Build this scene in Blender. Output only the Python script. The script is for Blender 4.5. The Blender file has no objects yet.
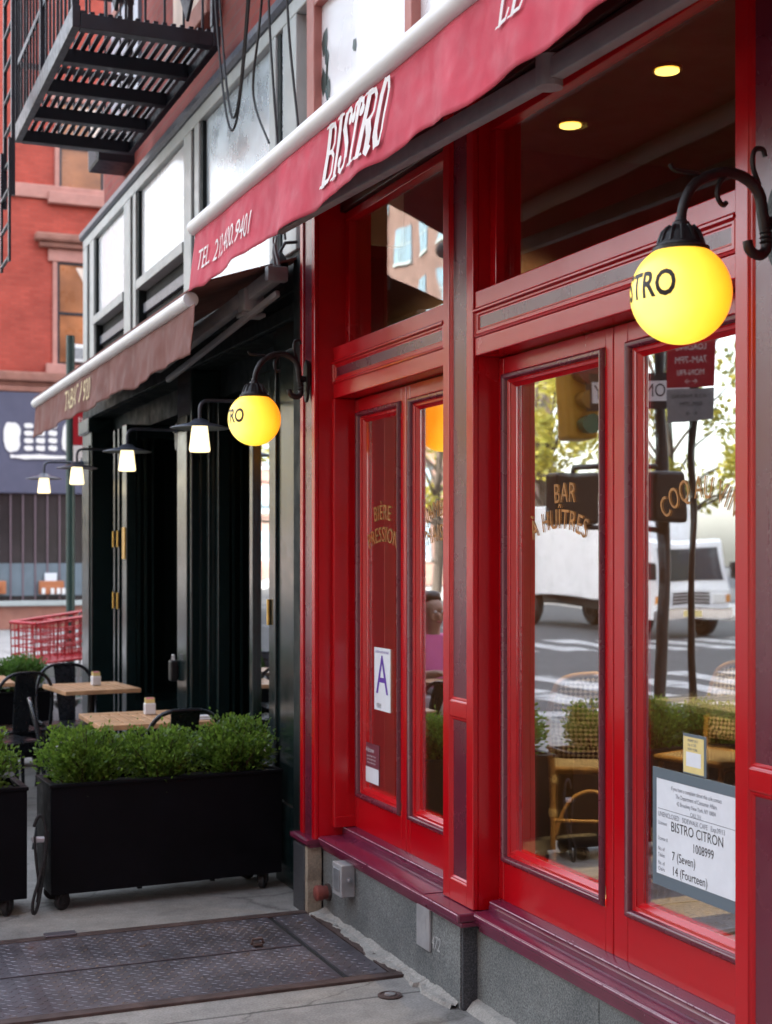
import bpy, bmesh, math, random
from mathutils import Vector, Matrix, noise as mnoise
R = math.radians
PI = math.pi
random.seed(7)
sc = bpy.context.scene
COL = sc.collection

# ------------------------------------------------------------------ camera, light, exposure
CAM_H = 1.6
YAW = math.atan(576 / 1400)
cd = bpy.data.cameras.new('camera')
cam = bpy.data.objects.new('camera', cd)
COL.objects.link(cam)
cam.location = (0, 0, CAM_H)
cam.rotation_euler = (R(90), 0, -YAW)
cd.sensor_fit = 'AUTO'
cd.sensor_width = 36
cd.lens = 1400 / 1024 * 36
cd.shift_y = (555 - 512) / 1024
cd.clip_start = 0.05
cd.clip_end = 800
cd.dof.use_dof = True
cd.dof.focus_distance = 4.6
cd.dof.aperture_fstop = 49.2 / 11.5
sc.camera = cam

SUN_EL, SUN_AZ = R(38), math.atan2(1.0, 0.02)   # azimuth measured from +Y towards +X
world = bpy.data.worlds.new('World')
sc.world = world
world.use_nodes = True
wn = world.node_tree
bg = wn.nodes['Background']
sky = wn.nodes.new('ShaderNodeTexSky')
sky.sky_type = 'NISHITA'
sky.sun_disc = False
sky.sun_elevation = SUN_EL
sky.sun_rotation = SUN_AZ
sky.air_density = 1.3
sky.dust_density = 3.0
sky.ozone_density = 1.0
hs = wn.nodes.new('ShaderNodeHueSaturation')
hs.inputs['Saturation'].default_value = .45      # thin high haze: paler, more neutral sky
wn.links.new(sky.outputs[0], hs.inputs['Color'])
wb = wn.nodes.new('ShaderNodeMix')
wb.data_type = 'RGBA'
wb.blend_type = 'MULTIPLY'
wb.inputs[0].default_value = 1
wb.inputs[7].default_value = (1.0, 1.0, 1.0, 1)
wn.links.new(hs.outputs[0], wb.inputs[6])
wn.links.new(wb.outputs[2], bg.inputs[0])
bg.inputs[1].default_value = 0.15
sd = bpy.data.lights.new('sun', 'SUN')
sd.energy = 2.4
sd.angle = R(0.6)
sd.color = (1, 0.93, 0.82)
sun = bpy.data.objects.new('sun', sd)
COL.objects.link(sun)
tl = Vector((math.sin(SUN_AZ) * math.cos(SUN_EL), math.cos(SUN_AZ) * math.cos(SUN_EL), math.sin(SUN_EL)))
sun.rotation_euler = tl.to_track_quat('Z', 'Y').to_euler()
sun.location = (20, -10, 30)
sc.view_settings.view_transform = 'Standard'
sc.view_settings.look = 'None'
sc.view_settings.exposure = 2.85
sc.view_settings.gamma = 1.0
sc.view_settings.use_curve_mapping = False

# ------------------------------------------------------------------ materials
MATS = {}


def nodes_of(name):
    m = bpy.data.materials.new(name)
    m.use_nodes = True
    nt = m.node_tree
    return m, nt, nt.nodes['Principled BSDF']


def pos_out(nt):
    g = nt.nodes.new('ShaderNodeNewGeometry')
    return g.outputs['Position']


def noise_node(nt, scale, detail=4, rough=.55, vec=None):
    n = nt.nodes.new('ShaderNodeTexNoise')
    n.inputs['Scale'].default_value = scale
    n.inputs['Detail'].default_value = detail
    n.inputs['Roughness'].default_value = rough
    nt.links.new(vec if vec else pos_out(nt), n.inputs['Vector'])
    return n


def ramp(nt, fac, stops):
    r = nt.nodes.new('ShaderNodeValToRGB')
    el = r.color_ramp.elements
    while len(el) < len(stops):
        el.new(0.5)
    for e, (p, c) in zip(el, stops):
        e.position = p
        e.color = (*c, 1) if len(c) == 3 else c
    nt.links.new(fac, r.inputs[0])
    return r.outputs[0]


def mixc(nt, fac, a, b, mode='MIX'):
    m = nt.nodes.new('ShaderNodeMix')
    m.data_type = 'RGBA'
    m.blend_type = mode
    for sock, v in ((m.inputs[0], fac), (m.inputs[6], a), (m.inputs[7], b)):
        if hasattr(v, 'is_output'):
            nt.links.new(v, sock)
        elif isinstance(v, (int, float)):
            sock.default_value = v
        else:
            sock.default_value = (*v, 1)
    return m.outputs[2]


def mat(name, c, rough=.5, metal=0., var=0., vscale=3., bump=0., bscale=40., coat=0., spec=.5, ior=None,
        wear=None, wscale=14., wlevel=.72, emit=None, estr=0., sheen=0., streak=False):
    if name in MATS:
        return MATS[name]
    m, nt, b = nodes_of(name)
    b.inputs['Roughness'].default_value = rough
    b.inputs['Metallic'].default_value = metal
    b.inputs['Specular IOR Level'].default_value = spec
    if ior:
        b.inputs['IOR'].default_value = ior
    b.inputs['Coat Weight'].default_value = coat
    b.inputs['Coat Roughness'].default_value = .08
    b.inputs['Base Color'].default_value = (*c, 1)
    col = None
    if var:
        n = noise_node(nt, vscale, 6)
        lo = tuple(x * (1 - var) for x in c)
        hi = tuple(min(1, x * (1 + var)) for x in c)
        col = ramp(nt, n.outputs[0], [(.3, lo), (.7, hi)])
        rr = nt.nodes.new('ShaderNodeMapRange')
        rr.inputs[1].default_value = .3
        rr.inputs[2].default_value = .7
        rr.inputs[3].default_value = max(.02, rough * .8)
        rr.inputs[4].default_value = min(1, rough * 1.25)
        n3 = noise_node(nt, vscale * 2.7, 5)
        nt.links.new(n3.outputs[0], rr.inputs[0])
        nt.links.new(rr.outputs[0], b.inputs['Roughness'])
    if wear:
        n2 = noise_node(nt, wscale, 8, .7)
        f = ramp(nt, n2.outputs[0], [(wlevel, (0, 0, 0)), (wlevel + .03, (1, 1, 1))])
        col = mixc(nt, f, col if col else c, wear)
    if col:
        nt.links.new(col, b.inputs['Base Color'])
    if bump:
        bn = nt.nodes.new('ShaderNodeBump')
        bn.inputs['Strength'].default_value = bump
        bn.inputs['Distance'].default_value = .003
        vec = None
        if streak:                      # brush marks running up and down
            mp = nt.nodes.new('ShaderNodeMapping')
            mp.inputs['Scale'].default_value = (1, 1, .07)
            nt.links.new(pos_out(nt), mp.inputs[0])
            vec = mp.outputs[0]
        nb = noise_node(nt, bscale, 5, .55, vec)
        nt.links.new(nb.outputs[0], bn.inputs['Height'])
        nt.links.new(bn.outputs[0], b.inputs['Normal'])
    if emit:
        b.inputs['Emission Color'].default_value = (*emit, 1)
        b.inputs['Emission Strength'].default_value = estr
    if sheen:
        b.inputs['Sheen Weight'].default_value = sheen
    MATS[name] = m
    return m


def brick_mat(name, c1, c2, mortar, axis, bw=.2, bh=.068, rough=.85):
    if name in MATS:
        return MATS[name]
    m, nt, b = nodes_of(name)
    sx = nt.nodes.new('ShaderNodeSeparateXYZ')
    nt.links.new(pos_out(nt), sx.inputs[0])
    cx = nt.nodes.new('ShaderNodeCombineXYZ')
    nt.links.new(sx.outputs[1 if axis == 'X' else 0], cx.inputs[0])
    nt.links.new(sx.outputs[2], cx.inputs[1])
    t = nt.nodes.new('ShaderNodeTexBrick')
    t.inputs['Scale'].default_value = 1
    t.inputs['Brick Width'].default_value = bw
    t.inputs['Row Height'].default_value = bh
    t.inputs['Mortar Size'].default_value = .006
    t.inputs['Bias'].default_value = .0
    t.inputs['Color1'].default_value = (*c1, 1)
    t.inputs['Color2'].default_value = (*c2, 1)
    t.inputs['Mortar'].default_value = (*mortar, 1)
    nt.links.new(cx.outputs[0], t.inputs['Vector'])
    n = noise_node(nt, 1.2, 6)
    f = ramp(nt, n.outputs[0], [(.3, (.75, .75, .75)), (.7, (1.1, 1.1, 1.1))])
    nt.links.new(mixc(nt, 1., t.outputs[0], f, 'MULTIPLY'), b.inputs['Base Color'])
    b.inputs['Roughness'].default_value = rough
    bn = nt.nodes.new('ShaderNodeBump')
    bn.inputs['Strength'].default_value = .5
    bn.inputs['Distance'].default_value = .01
    bn.invert = True
    nt.links.new(t.outputs['Fac'], bn.inputs['Height'])
    nt.links.new(bn.outputs[0], b.inputs['Normal'])
    MATS[name] = m
    return m


def glass_mat(name, lo, hi, tint=(.85, .9, .88), wob=.35):
    if name in MATS:
        return MATS[name]
    m = bpy.data.materials.new(name)
    m.use_nodes = True
    nt = m.node_tree
    nt.nodes.remove(nt.nodes['Principled BSDF'])
    out = nt.nodes['Material Output']
    tr = nt.nodes.new('ShaderNodeBsdfTransparent')
    tr.inputs[0].default_value = (*tint, 1)
    gl = nt.nodes.new('ShaderNodeBsdfGlossy')
    gl.inputs['Roughness'].default_value = 0.0
    gl.inputs[0].default_value = (.95, .97, 1, 1)
    lw = nt.nodes.new('ShaderNodeLayerWeight')
    lw.inputs[0].default_value = .5
    mr = nt.nodes.new('ShaderNodeMapRange')
    mr.inputs[1].default_value = .1
    mr.inputs[2].default_value = .9
    mr.inputs[3].default_value = lo
    mr.inputs[4].default_value = hi
    nt.links.new(lw.outputs['Facing'], mr.inputs[0])
    bn = nt.nodes.new('ShaderNodeBump')
    bn.inputs['Strength'].default_value = wob
    bn.inputs['Distance'].default_value = .004
    n = noise_node(nt, 2.2, 1, .4)
    nt.links.new(n.outputs[0], bn.inputs['Height'])
    nt.links.new(bn.outputs[0], gl.inputs['Normal'])
    mx = nt.nodes.new('ShaderNodeMixShader')
    nt.links.new(mr.outputs[0], mx.inputs[0])
    nt.links.new(tr.outputs[0], mx.inputs[1])
    nt.links.new(gl.outputs[0], mx.inputs[2])
    nt.links.new(mx.outputs[0], out.inputs[0])
    MATS[name] = m
    return m


def leaf_mat(name, dark, mid, light, scale=9., rough=.45):
    if name in MATS:
        return MATS[name]
    m, nt, b = nodes_of(name)
    at = nt.nodes.new('ShaderNodeAttribute')
    at.attribute_name = 'leafrnd'
    n = noise_node(nt, scale, 3)
    ad = nt.nodes.new('ShaderNodeMath')
    ad.operation = 'MULTIPLY_ADD'
    nt.links.new(at.outputs['Fac'], ad.inputs[0])
    ad.inputs[1].default_value = .6
    sb = nt.nodes.new('ShaderNodeMath')
    sb.operation = 'MULTIPLY_ADD'
    nt.links.new(n.outputs[0], sb.inputs[0])
    sb.inputs[1].default_value = .8
    sb.inputs[2].default_value = -.2
    nt.links.new(sb.outputs[0], ad.inputs[2])
    nt.links.new(ramp(nt, ad.outputs[0], [(.1, dark), (.5, mid), (.9, light)]), b.inputs['Base Color'])
    b.inputs['Roughness'].default_value = rough
    tl_ = nt.nodes.new('ShaderNodeBsdfTranslucent')
    tl_.inputs[0].default_value = (*light, 1)
    mx = nt.nodes.new('ShaderNodeMixShader')
    mx.inputs[0].default_value = .35
    nt.links.new(b.outputs[0], mx.inputs[1])
    nt.links.new(tl_.outputs[0], mx.inputs[2])
    nt.links.new(mx.outputs[0], nt.nodes['Material Output'].inputs[0])
    MATS[name] = m
    return m


def concrete_mat(name, a, b_, joint=None, rough=.85):
    m, nt, b = nodes_of(name)
    n1 = noise_node(nt, .9, 8, .65)
    n2 = noise_node(nt, 9, 8, .7)
    n3 = noise_node(nt, 120, 2, .5)
    c = ramp(nt, n1.outputs[0], [(.32, a), (.68, b_)])
    f2 = ramp(nt, n2.outputs[0], [(.3, (.72, .71, .70)), (.65, (1.08, 1.07, 1.05))])
    c = mixc(nt, 1., c, f2, 'MULTIPLY')
    f3 = ramp(nt, n3.outputs[0], [(.35, (.8, .8, .8)), (.7, (1.12, 1.12, 1.12))])
    c = mixc(nt, 1., c, f3, 'MULTIPLY')
    n4 = noise_node(nt, 4.3, 3, .5)
    f4 = ramp(nt, n4.outputs[0], [(.70, (0, 0, 0)), (.74, (1, 1, 1))])
    c = mixc(nt, f4, c, tuple(x * .5 for x in a))
    if joint:
        vo = nt.nodes.new('ShaderNodeTexVoronoi')
        vo.feature = 'DISTANCE_TO_EDGE'
        vo.inputs['Scale'].default_value = .55
        wv_ = noise_node(nt, 3.5, 5, .6)
        vm = nt.nodes.new('ShaderNodeVectorMath')
        vm.operation = 'MULTIPLY_ADD'
        nt.links.new(wv_.outputs['Color'], vm.inputs[0])
        vm.inputs[1].default_value = (.35, .35, 0)
        nt.links.new(pos_out(nt), vm.inputs[2])
        nt.links.new(vm.outputs[0], vo.inputs['Vector'])
        fc_ = ramp(nt, vo.outputs['Distance'], [(.0, (.35, .34, .33)), (.006, (1, 1, 1))])
        c = mixc(nt, .7, c, fc_, 'MULTIPLY')
        vg = nt.nodes.new('ShaderNodeTexVoronoi')
        vg.inputs['Scale'].default_value = 3.2
        nt.links.new(pos_out(nt), vg.inputs['Vector'])
        fg = ramp(nt, vg.outputs['Distance'], [(.045, (.42, .42, .42)), (.06, (1, 1, 1))])
        c = mixc(nt, .8, c, fg, 'MULTIPLY')
        t = nt.nodes.new('ShaderNodeTexBrick')
        t.offset = 0
        t.inputs['Scale'].default_value = 1
        t.inputs['Brick Width'].default_value = joint
        t.inputs['Row Height'].default_value = joint
        t.inputs['Mortar Size'].default_value = .008
        t.inputs['Color1'].default_value = (1, 1, 1, 1)
        t.inputs['Color2'].default_value = (.93, .93, .93, 1)
        t.inputs['Mortar'].default_value = (.45, .45, .45, 1)
        nt.links.new(pos_out(nt), t.inputs['Vector'])
        c = mixc(nt, 1., c, t.outputs[0], 'MULTIPLY')
    nt.links.new(c, b.inputs['Base Color'])
    b.inputs['Roughness'].default_value = rough
    bn = nt.nodes.new('ShaderNodeBump')
    bn.inputs['Strength'].default_value = .35
    bn.inputs['Distance'].default_value = .006
    nt.links.new(n2.outputs[0], bn.inputs['Height'])
    nt.links.new(bn.outputs[0], b.inputs['Normal'])
    MATS[name] = m
    return m


def granite_mat(name, a, b_):
    m, nt, b = nodes_of(name)
    v = noise_node(nt, 170, 3, .7)
    n1 = noise_node(nt, 3, 6, .6)
    c = ramp(nt, v.outputs[0], [(.35, tuple(x * .45 for x in a)), (.5, a), (.66, b_)])
    f = ramp(nt, n1.outputs[0], [(.3, (.52, .54, .56)), (.7, (1.1, 1.1, 1.08))])
    nt.links.new(mixc(nt, 1., c, f, 'MULTIPLY'), b.inputs['Base Color'])
    b.inputs['Roughness'].default_value = .5
    MATS[name] = m
    return m


def globe_mat(name):
    """milk-glass globe lit from a bulb inside: hot round the bulb, deeper at the rim of the glass"""
    m, nt, b = nodes_of(name)
    tc = nt.nodes.new('ShaderNodeTexCoord')
    vd = nt.nodes.new('ShaderNodeVectorMath')
    vd.operation = 'DISTANCE'
    nt.links.new(tc.outputs['Object'], vd.inputs[0])
    vd.inputs[1].default_value = (-.11, -.03, -.03)
    mr = nt.nodes.new('ShaderNodeMapRange')
    mr.inputs[1].default_value = .04
    mr.inputs[2].default_value = .205
    nt.links.new(vd.outputs['Value'], mr.inputs[0])
    n = noise_node(nt, 14, 4, .6, tc.outputs['Object'])
    ad = nt.nodes.new('ShaderNodeMath')
    ad.operation = 'MULTIPLY_ADD'
    nt.links.new(n.outputs[0], ad.inputs[0])
    ad.inputs[1].default_value = .16
    sb = nt.nodes.new('ShaderNodeMath')
    sb.operation = 'SUBTRACT'
    nt.links.new(mr.outputs[0], sb.inputs[0])
    sb.inputs[1].default_value = .08
    nt.links.new(sb.outputs[0], ad.inputs[2])
    c = ramp(nt, ad.outputs[0], [(.0, (1.0, .74, .19)), (.4, (1.0, .66, .06)), (.7, (1.0, .50, .015)), (.9, (.97, .33, .004)), (1, (.9, .24, .002))])
    b.inputs['Base Color'].default_value = (.75, .5, .12, 1)
    nt.links.new(c, b.inputs['Emission Color'])
    b.inputs['Emission Strength'].default_value = .22
    b.inputs['Roughness'].default_value = .35
    MATS[name] = m
    return m


M_RED = mat('red_gloss_paint', (.44, .001, .006), .22, var=.04, vscale=1.2, bump=.10, bscale=90, ior=1.62, wear=(.50, .22, .18), wscale=45, wlevel=.735, streak=True)
M_MAROON = mat('maroon_gloss_paint', (.118, .012, .027), .26, var=.06, vscale=2, ior=1.7, wear=(.4, .3, .3), wscale=30, wlevel=.80)
M_SILL = mat('worn_maroon_sill_paint', (.135, .016, .045), .22, var=.12, vscale=6, bump=.04, bscale=40, ior=1.8, wear=(.5, .42, .42), wscale=38, wlevel=.70)
M_GREEN = mat('dark_green_gloss_paint', (.006, .015, .015), .2, var=.2, vscale=4, bump=.03, bscale=12, ior=1.65)
M_GREEND = mat('dark_green_wood', (.004, .009, .009), .6, var=.2, vscale=4, spec=.25)
M_BLACKI = mat('black_wrought_iron', (.006, .006, .007), .45, var=.3, vscale=20, bump=.2, bscale=90)
M_IRON = mat('bluish_black_fire_escape_paint', (.008, .011, .018), .4, var=.3, vscale=8, bump=.15, bscale=60)
M_BLACK = mat('black_planter_paint', (.0025, .0025, .004), .55, var=.35, vscale=5, spec=.12, wear=(.05, .05, .055), wscale=18, wlevel=.70)
M_RUBBER = mat('black_rubber', (.012, .012, .013), .7, var=.2, vscale=30)
M_BRASS = mat('brass', (.65, .42, .12), .35, metal=1., var=.2, vscale=30)
M_STEEL = mat('galvanised_steel', (.5, .52, .55), .4, metal=.9, var=.2, vscale=20)
M_WHITEP = mat('white_paint', (.78, .79, .78), .4, var=.05, vscale=3)
M_WHITEL = mat('white_lettering', (.8, .78, .76), .7)
M_GREYP = mat('pale_grey_paint', (.27, .275, .28), .5, var=.15, vscale=12)
M_PALEBLUE = mat('sky_reflection_white_panel', (.72, .76, .78), .25, var=.06, vscale=1.5, coat=.3)  # grey-blue glass with the white sky reflection put into its base colour
M_METALP = mat('brushed_metal_panel', (.55, .62, .66), .28, metal=.75, var=.25, vscale=2.2, bump=.12, bscale=6)
M_CREAM = mat('grey_green_trim_paint', (.40, .445, .435), .4, var=.1, vscale=5)
M_GOLDL = mat('gold_leaf_lettering', (.34, .15, .03), .5, metal=.2, var=.4, vscale=30)
M_CREAML = mat('cream_lettering', (.72, .60, .34), .7)
M_BLACKL = mat('black_lettering', (.012, .012, .015), .5)
M_VIOLET = mat('violet_ink', (.10, .03, .32), .6)
M_PAPER = mat('white_paper', (.70, .75, .80), .6, var=.04, vscale=20)
M_GREYINK = mat('grey_ink', (.16, .18, .22), .7)
M_CHALK = mat('faint_chalk', (.40, .41, .41), .9)
M_SLEEVE = mat('grey_plastic_sleeve', (.13, .17, .20), .3)
M_YPAPER = mat('yellow_paper', (.72, .60, .25), .6, var=.05, vscale=30)
M_MPAPER = mat('maroon_printed_paper', (.16, .03, .05), .5)
M_WOOD = mat('oiled_teak', (.52, .30, .155), .45, var=.25, vscale=14, bump=.1, bscale=50)
M_CHAIRM = mat('gunmetal_chair_steel', (.012, .015, .020), .28, metal=.3, var=.25, vscale=12)
M_RATTAN = mat('honey_rattan_cane', (.34, .20, .075), .45, var=.3, vscale=18, bump=.2, bscale=60)
M_BIND = mat('pale_cane_binding', (.6, .48, .28), .6)
M_INTW = mat('brown_interior_wall', (.045, .020, .012), .7, var=.25, vscale=2)
M_INTC = mat('brown_ceiling', (.02, .012, .006), .7, var=.1, vscale=2)
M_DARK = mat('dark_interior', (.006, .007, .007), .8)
M_SOIL = mat('dark_potting_soil', (.02, .014, .009), .95, bump=.8, bscale=40)
M_STEM = mat('brown_twig', (.05, .03, .018), .85)
M_BARK = mat('grey_brown_bark', (.055, .042, .032), .9, var=.3, vscale=5, bump=.6, bscale=14)
M_BOX = leaf_mat('boxwood_leaves', (.012, .028, .004), (.06, .135, .016), (.26, .42, .055), 16, .35)
M_HEDGE = leaf_mat('bright_hedge_leaves', (.03, .09, .012), (.08, .2, .03), (.16, .3, .06), 10, .4)
M_TREE = leaf_mat('street_tree_leaves', (.05, .075, .010), (.22, .22, .03), (.50, .42, .07), .9, .5)
M_GLASS = glass_mat('window_glass', .32, .78)
M_GLASSD = glass_mat('transom_glass', .05, .26)
M_SIDEWALK = concrete_mat('sidewalk_concrete', (.15, .15, .145), (.32, .315, .30), 4.7)
M_FARWALK = concrete_mat('pale_far_pavement', (.40, .40, .40), (.5, .5, .49), 1.5)
M_MORTAR = concrete_mat('pale_mortar', (.24, .24, .225), (.36, .355, .33))
M_TAN = concrete_mat('tan_cement', (.26, .22, .16), (.36, .31, .24))
M_ASPH = concrete_mat('asphalt', (.045, .046, .05), (.06, .06, .064))
M_GRANITE = granite_mat('grey_granite', (.15, .165, .165), (.27, .285, .28))
M_GRANITED = granite_mat('dark_granite', (.05, .053, .06), (.10, .105, .115))
M_PLATE = mat('dark_steel_plate', (.12, .11, .125), .40, metal=.5, var=.4, vscale=3.5, bump=.12, bscale=80, wear=(.11, .075, .06), wscale=7, wlevel=.62)
M_RUST = mat('rusty_steel_frame', (.075, .05, .045), .6, metal=.3, var=.4, vscale=10, bump=.3, bscale=50)
M_REDFAB = mat('red_awning_canvas', (.56, .052, .088), .85, var=.14, vscale=5, bump=.15, bscale=300, sheen=.1)
M_BROWNFAB = mat('brown_awning_canvas', (.18, .072, .056), .85, var=.12, vscale=3, bump=.15, bscale=300)
M_GLOBE = globe_mat('yellow_milk_glass')
M_LAMPGL = mat('warm_white_milk_glass', (.8, .75, .55), .4, emit=(1, .80, .42), estr=.33)
M_DOWN = mat('lit_downlight_lens', (.9, .8, .5), .4, emit=(1, .60, .13), estr=.62)
M_LAMPMET = mat('dark_blue_grey_lamp_metal', (.07, .085, .115), .35, var=.2, vscale=20)
M_FARBRICK = brick_mat('far_red_brick', (.40, .058, .036), (.47, .078, .050), (.31, .075, .056), 'Y')
M_UPBRICK = brick_mat('red_brick_wall', (.30, .055, .045), (.36, .08, .06), (.25, .10, .08), 'X')
M_PINKBRICK = brick_mat('pale_pink_brick', (.22, .125, .10), (.26, .15, .12), (.25, .18, .16), 'X')
M_BROWNST = mat('brownstone', (.30, .135, .10), .8, var=.2, vscale=3, bump=.3, bscale=20)
M_PINKST = mat('pinkish_stone_trim', (.46, .22, .18), .8, var=.12, vscale=4)
M_FASCIA = mat('slate_blue_signboard', (.085, .085, .135), .6, var=.1, vscale=2)
M_REDPL = mat('red_plastic', (.42, .008, .016), .35, var=.08, vscale=10)
M_REDSIGN = mat('red_sign_enamel', (.36, .012, .022), .4)
M_GREENPOLE = mat('dark_green_pole_paint', (.016, .05, .045), .35, var=.2, vscale=6)
M_TRUCK = mat('white_truck_paint', (.78, .8, .82), .3, var=.05, vscale=2, coat=.5)
M_WINDSH = mat('dark_blue_windscreen', (.02, .035, .05), .08, ior=1.6)
M_CHROME = mat('chrome', (.7, .7, .72), .15, metal=1.)
M_HEADL = mat('lamp_lens', (.7, .7, .68), .2)
M_AMBER = mat('amber_lens', (.6, .22, .02), .3)
M_YELLOWT = mat('traffic_yellow', (.55, .30, .02), .45, var=.1, vscale=5)
M_SKIN = mat('skin', (.42, .24, .17), .55)
M_HAIR = mat('brown_hair', (.05, .028, .016), .5)
M_PINK = mat('pink_cotton', (.75, .17, .42), .85, bump=.2, bscale=30)
M_WHITEC = mat('white_cotton', (.72, .72, .74), .85, bump=.2, bscale=30)
M_AMBW = mat('amber_window_pane', (.35, .13, .05), .3, var=.5, vscale=1.1)  # amber pane colour with random variation in tone
M_CURT = mat('white_curtain', (.75, .62, .52), .8, var=.15, vscale=4)
M_BLUEWIN = mat('pale_blue_window', (.20, .30, .37), .15, var=.2, vscale=1.5)
M_SEALB = mat('dark_shop_glass', (.035, .028, .03), .2, var=.4, vscale=.8)
M_SHUT = mat('blue_grey_counter_panel', (.13, .17, .2), .6, var=.15, vscale=2)
M_PAINTLINE = mat('worn_road_paint', (.36, .36, .36), .7, var=.3, vscale=3, wear=(.07, .07, .07), wscale=2.5, wlevel=.55)
M_PINKP = mat('pink_paper', (.75, .2, .4), .7)
M_BLUEP = mat('pale_blue_paper', (.45, .6, .75), .7)


def weave_mat():
    m, nt, b = nodes_of('woven_cane_pattern')
    tc = nt.nodes.new('ShaderNodeTexCoord')
    mp = nt.nodes.new('ShaderNodeMapping')
    mp.inputs['Rotation'].default_value = (0, R(45), 0)
    nt.links.new(tc.outputs['Object'], mp.inputs[0])
    ck = nt.nodes.new('ShaderNodeTexChecker')
    ck.inputs['Scale'].default_value = 58
    ck.inputs['Color1'].default_value = (.62, .56, .45, 1)
    ck.inputs['Color2'].default_value = (.06, .018, .018, 1)
    nt.links.new(mp.outputs[0], ck.inputs['Vector'])
    nt.links.new(ck.outputs[0], b.inputs['Base Color'])
    b.inputs['Roughness'].default_value = .5
    bn = nt.nodes.new('ShaderNodeBump')
    bn.inputs['Strength'].default_value = .6
    bn.inputs['Distance'].default_value = .003
    nt.links.new(ck.outputs['Fac'], bn.inputs['Height'])
    nt.links.new(bn.outputs[0], b.inputs['Normal'])
    return m


def tile_mat():
    m, nt, b = nodes_of('checkered_floor_tile')
    ck = nt.nodes.new('ShaderNodeTexChecker')
    ck.inputs['Scale'].default_value = 3.3
    ck.inputs['Color1'].default_value = (.20, .19, .18, 1)
    ck.inputs['Color2'].default_value = (.02, .018, .02, 1)
    nt.links.new(pos_out(nt), ck.inputs['Vector'])
    nt.links.new(ck.outputs[0], b.inputs['Base Color'])
    b.inputs['Roughness'].default_value = .35
    return m


def mesh_pattern_mat(name, c, hole):
    return mat(name, c, .4)


M_WEAVE = weave_mat()
M_TILE = tile_mat()


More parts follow.
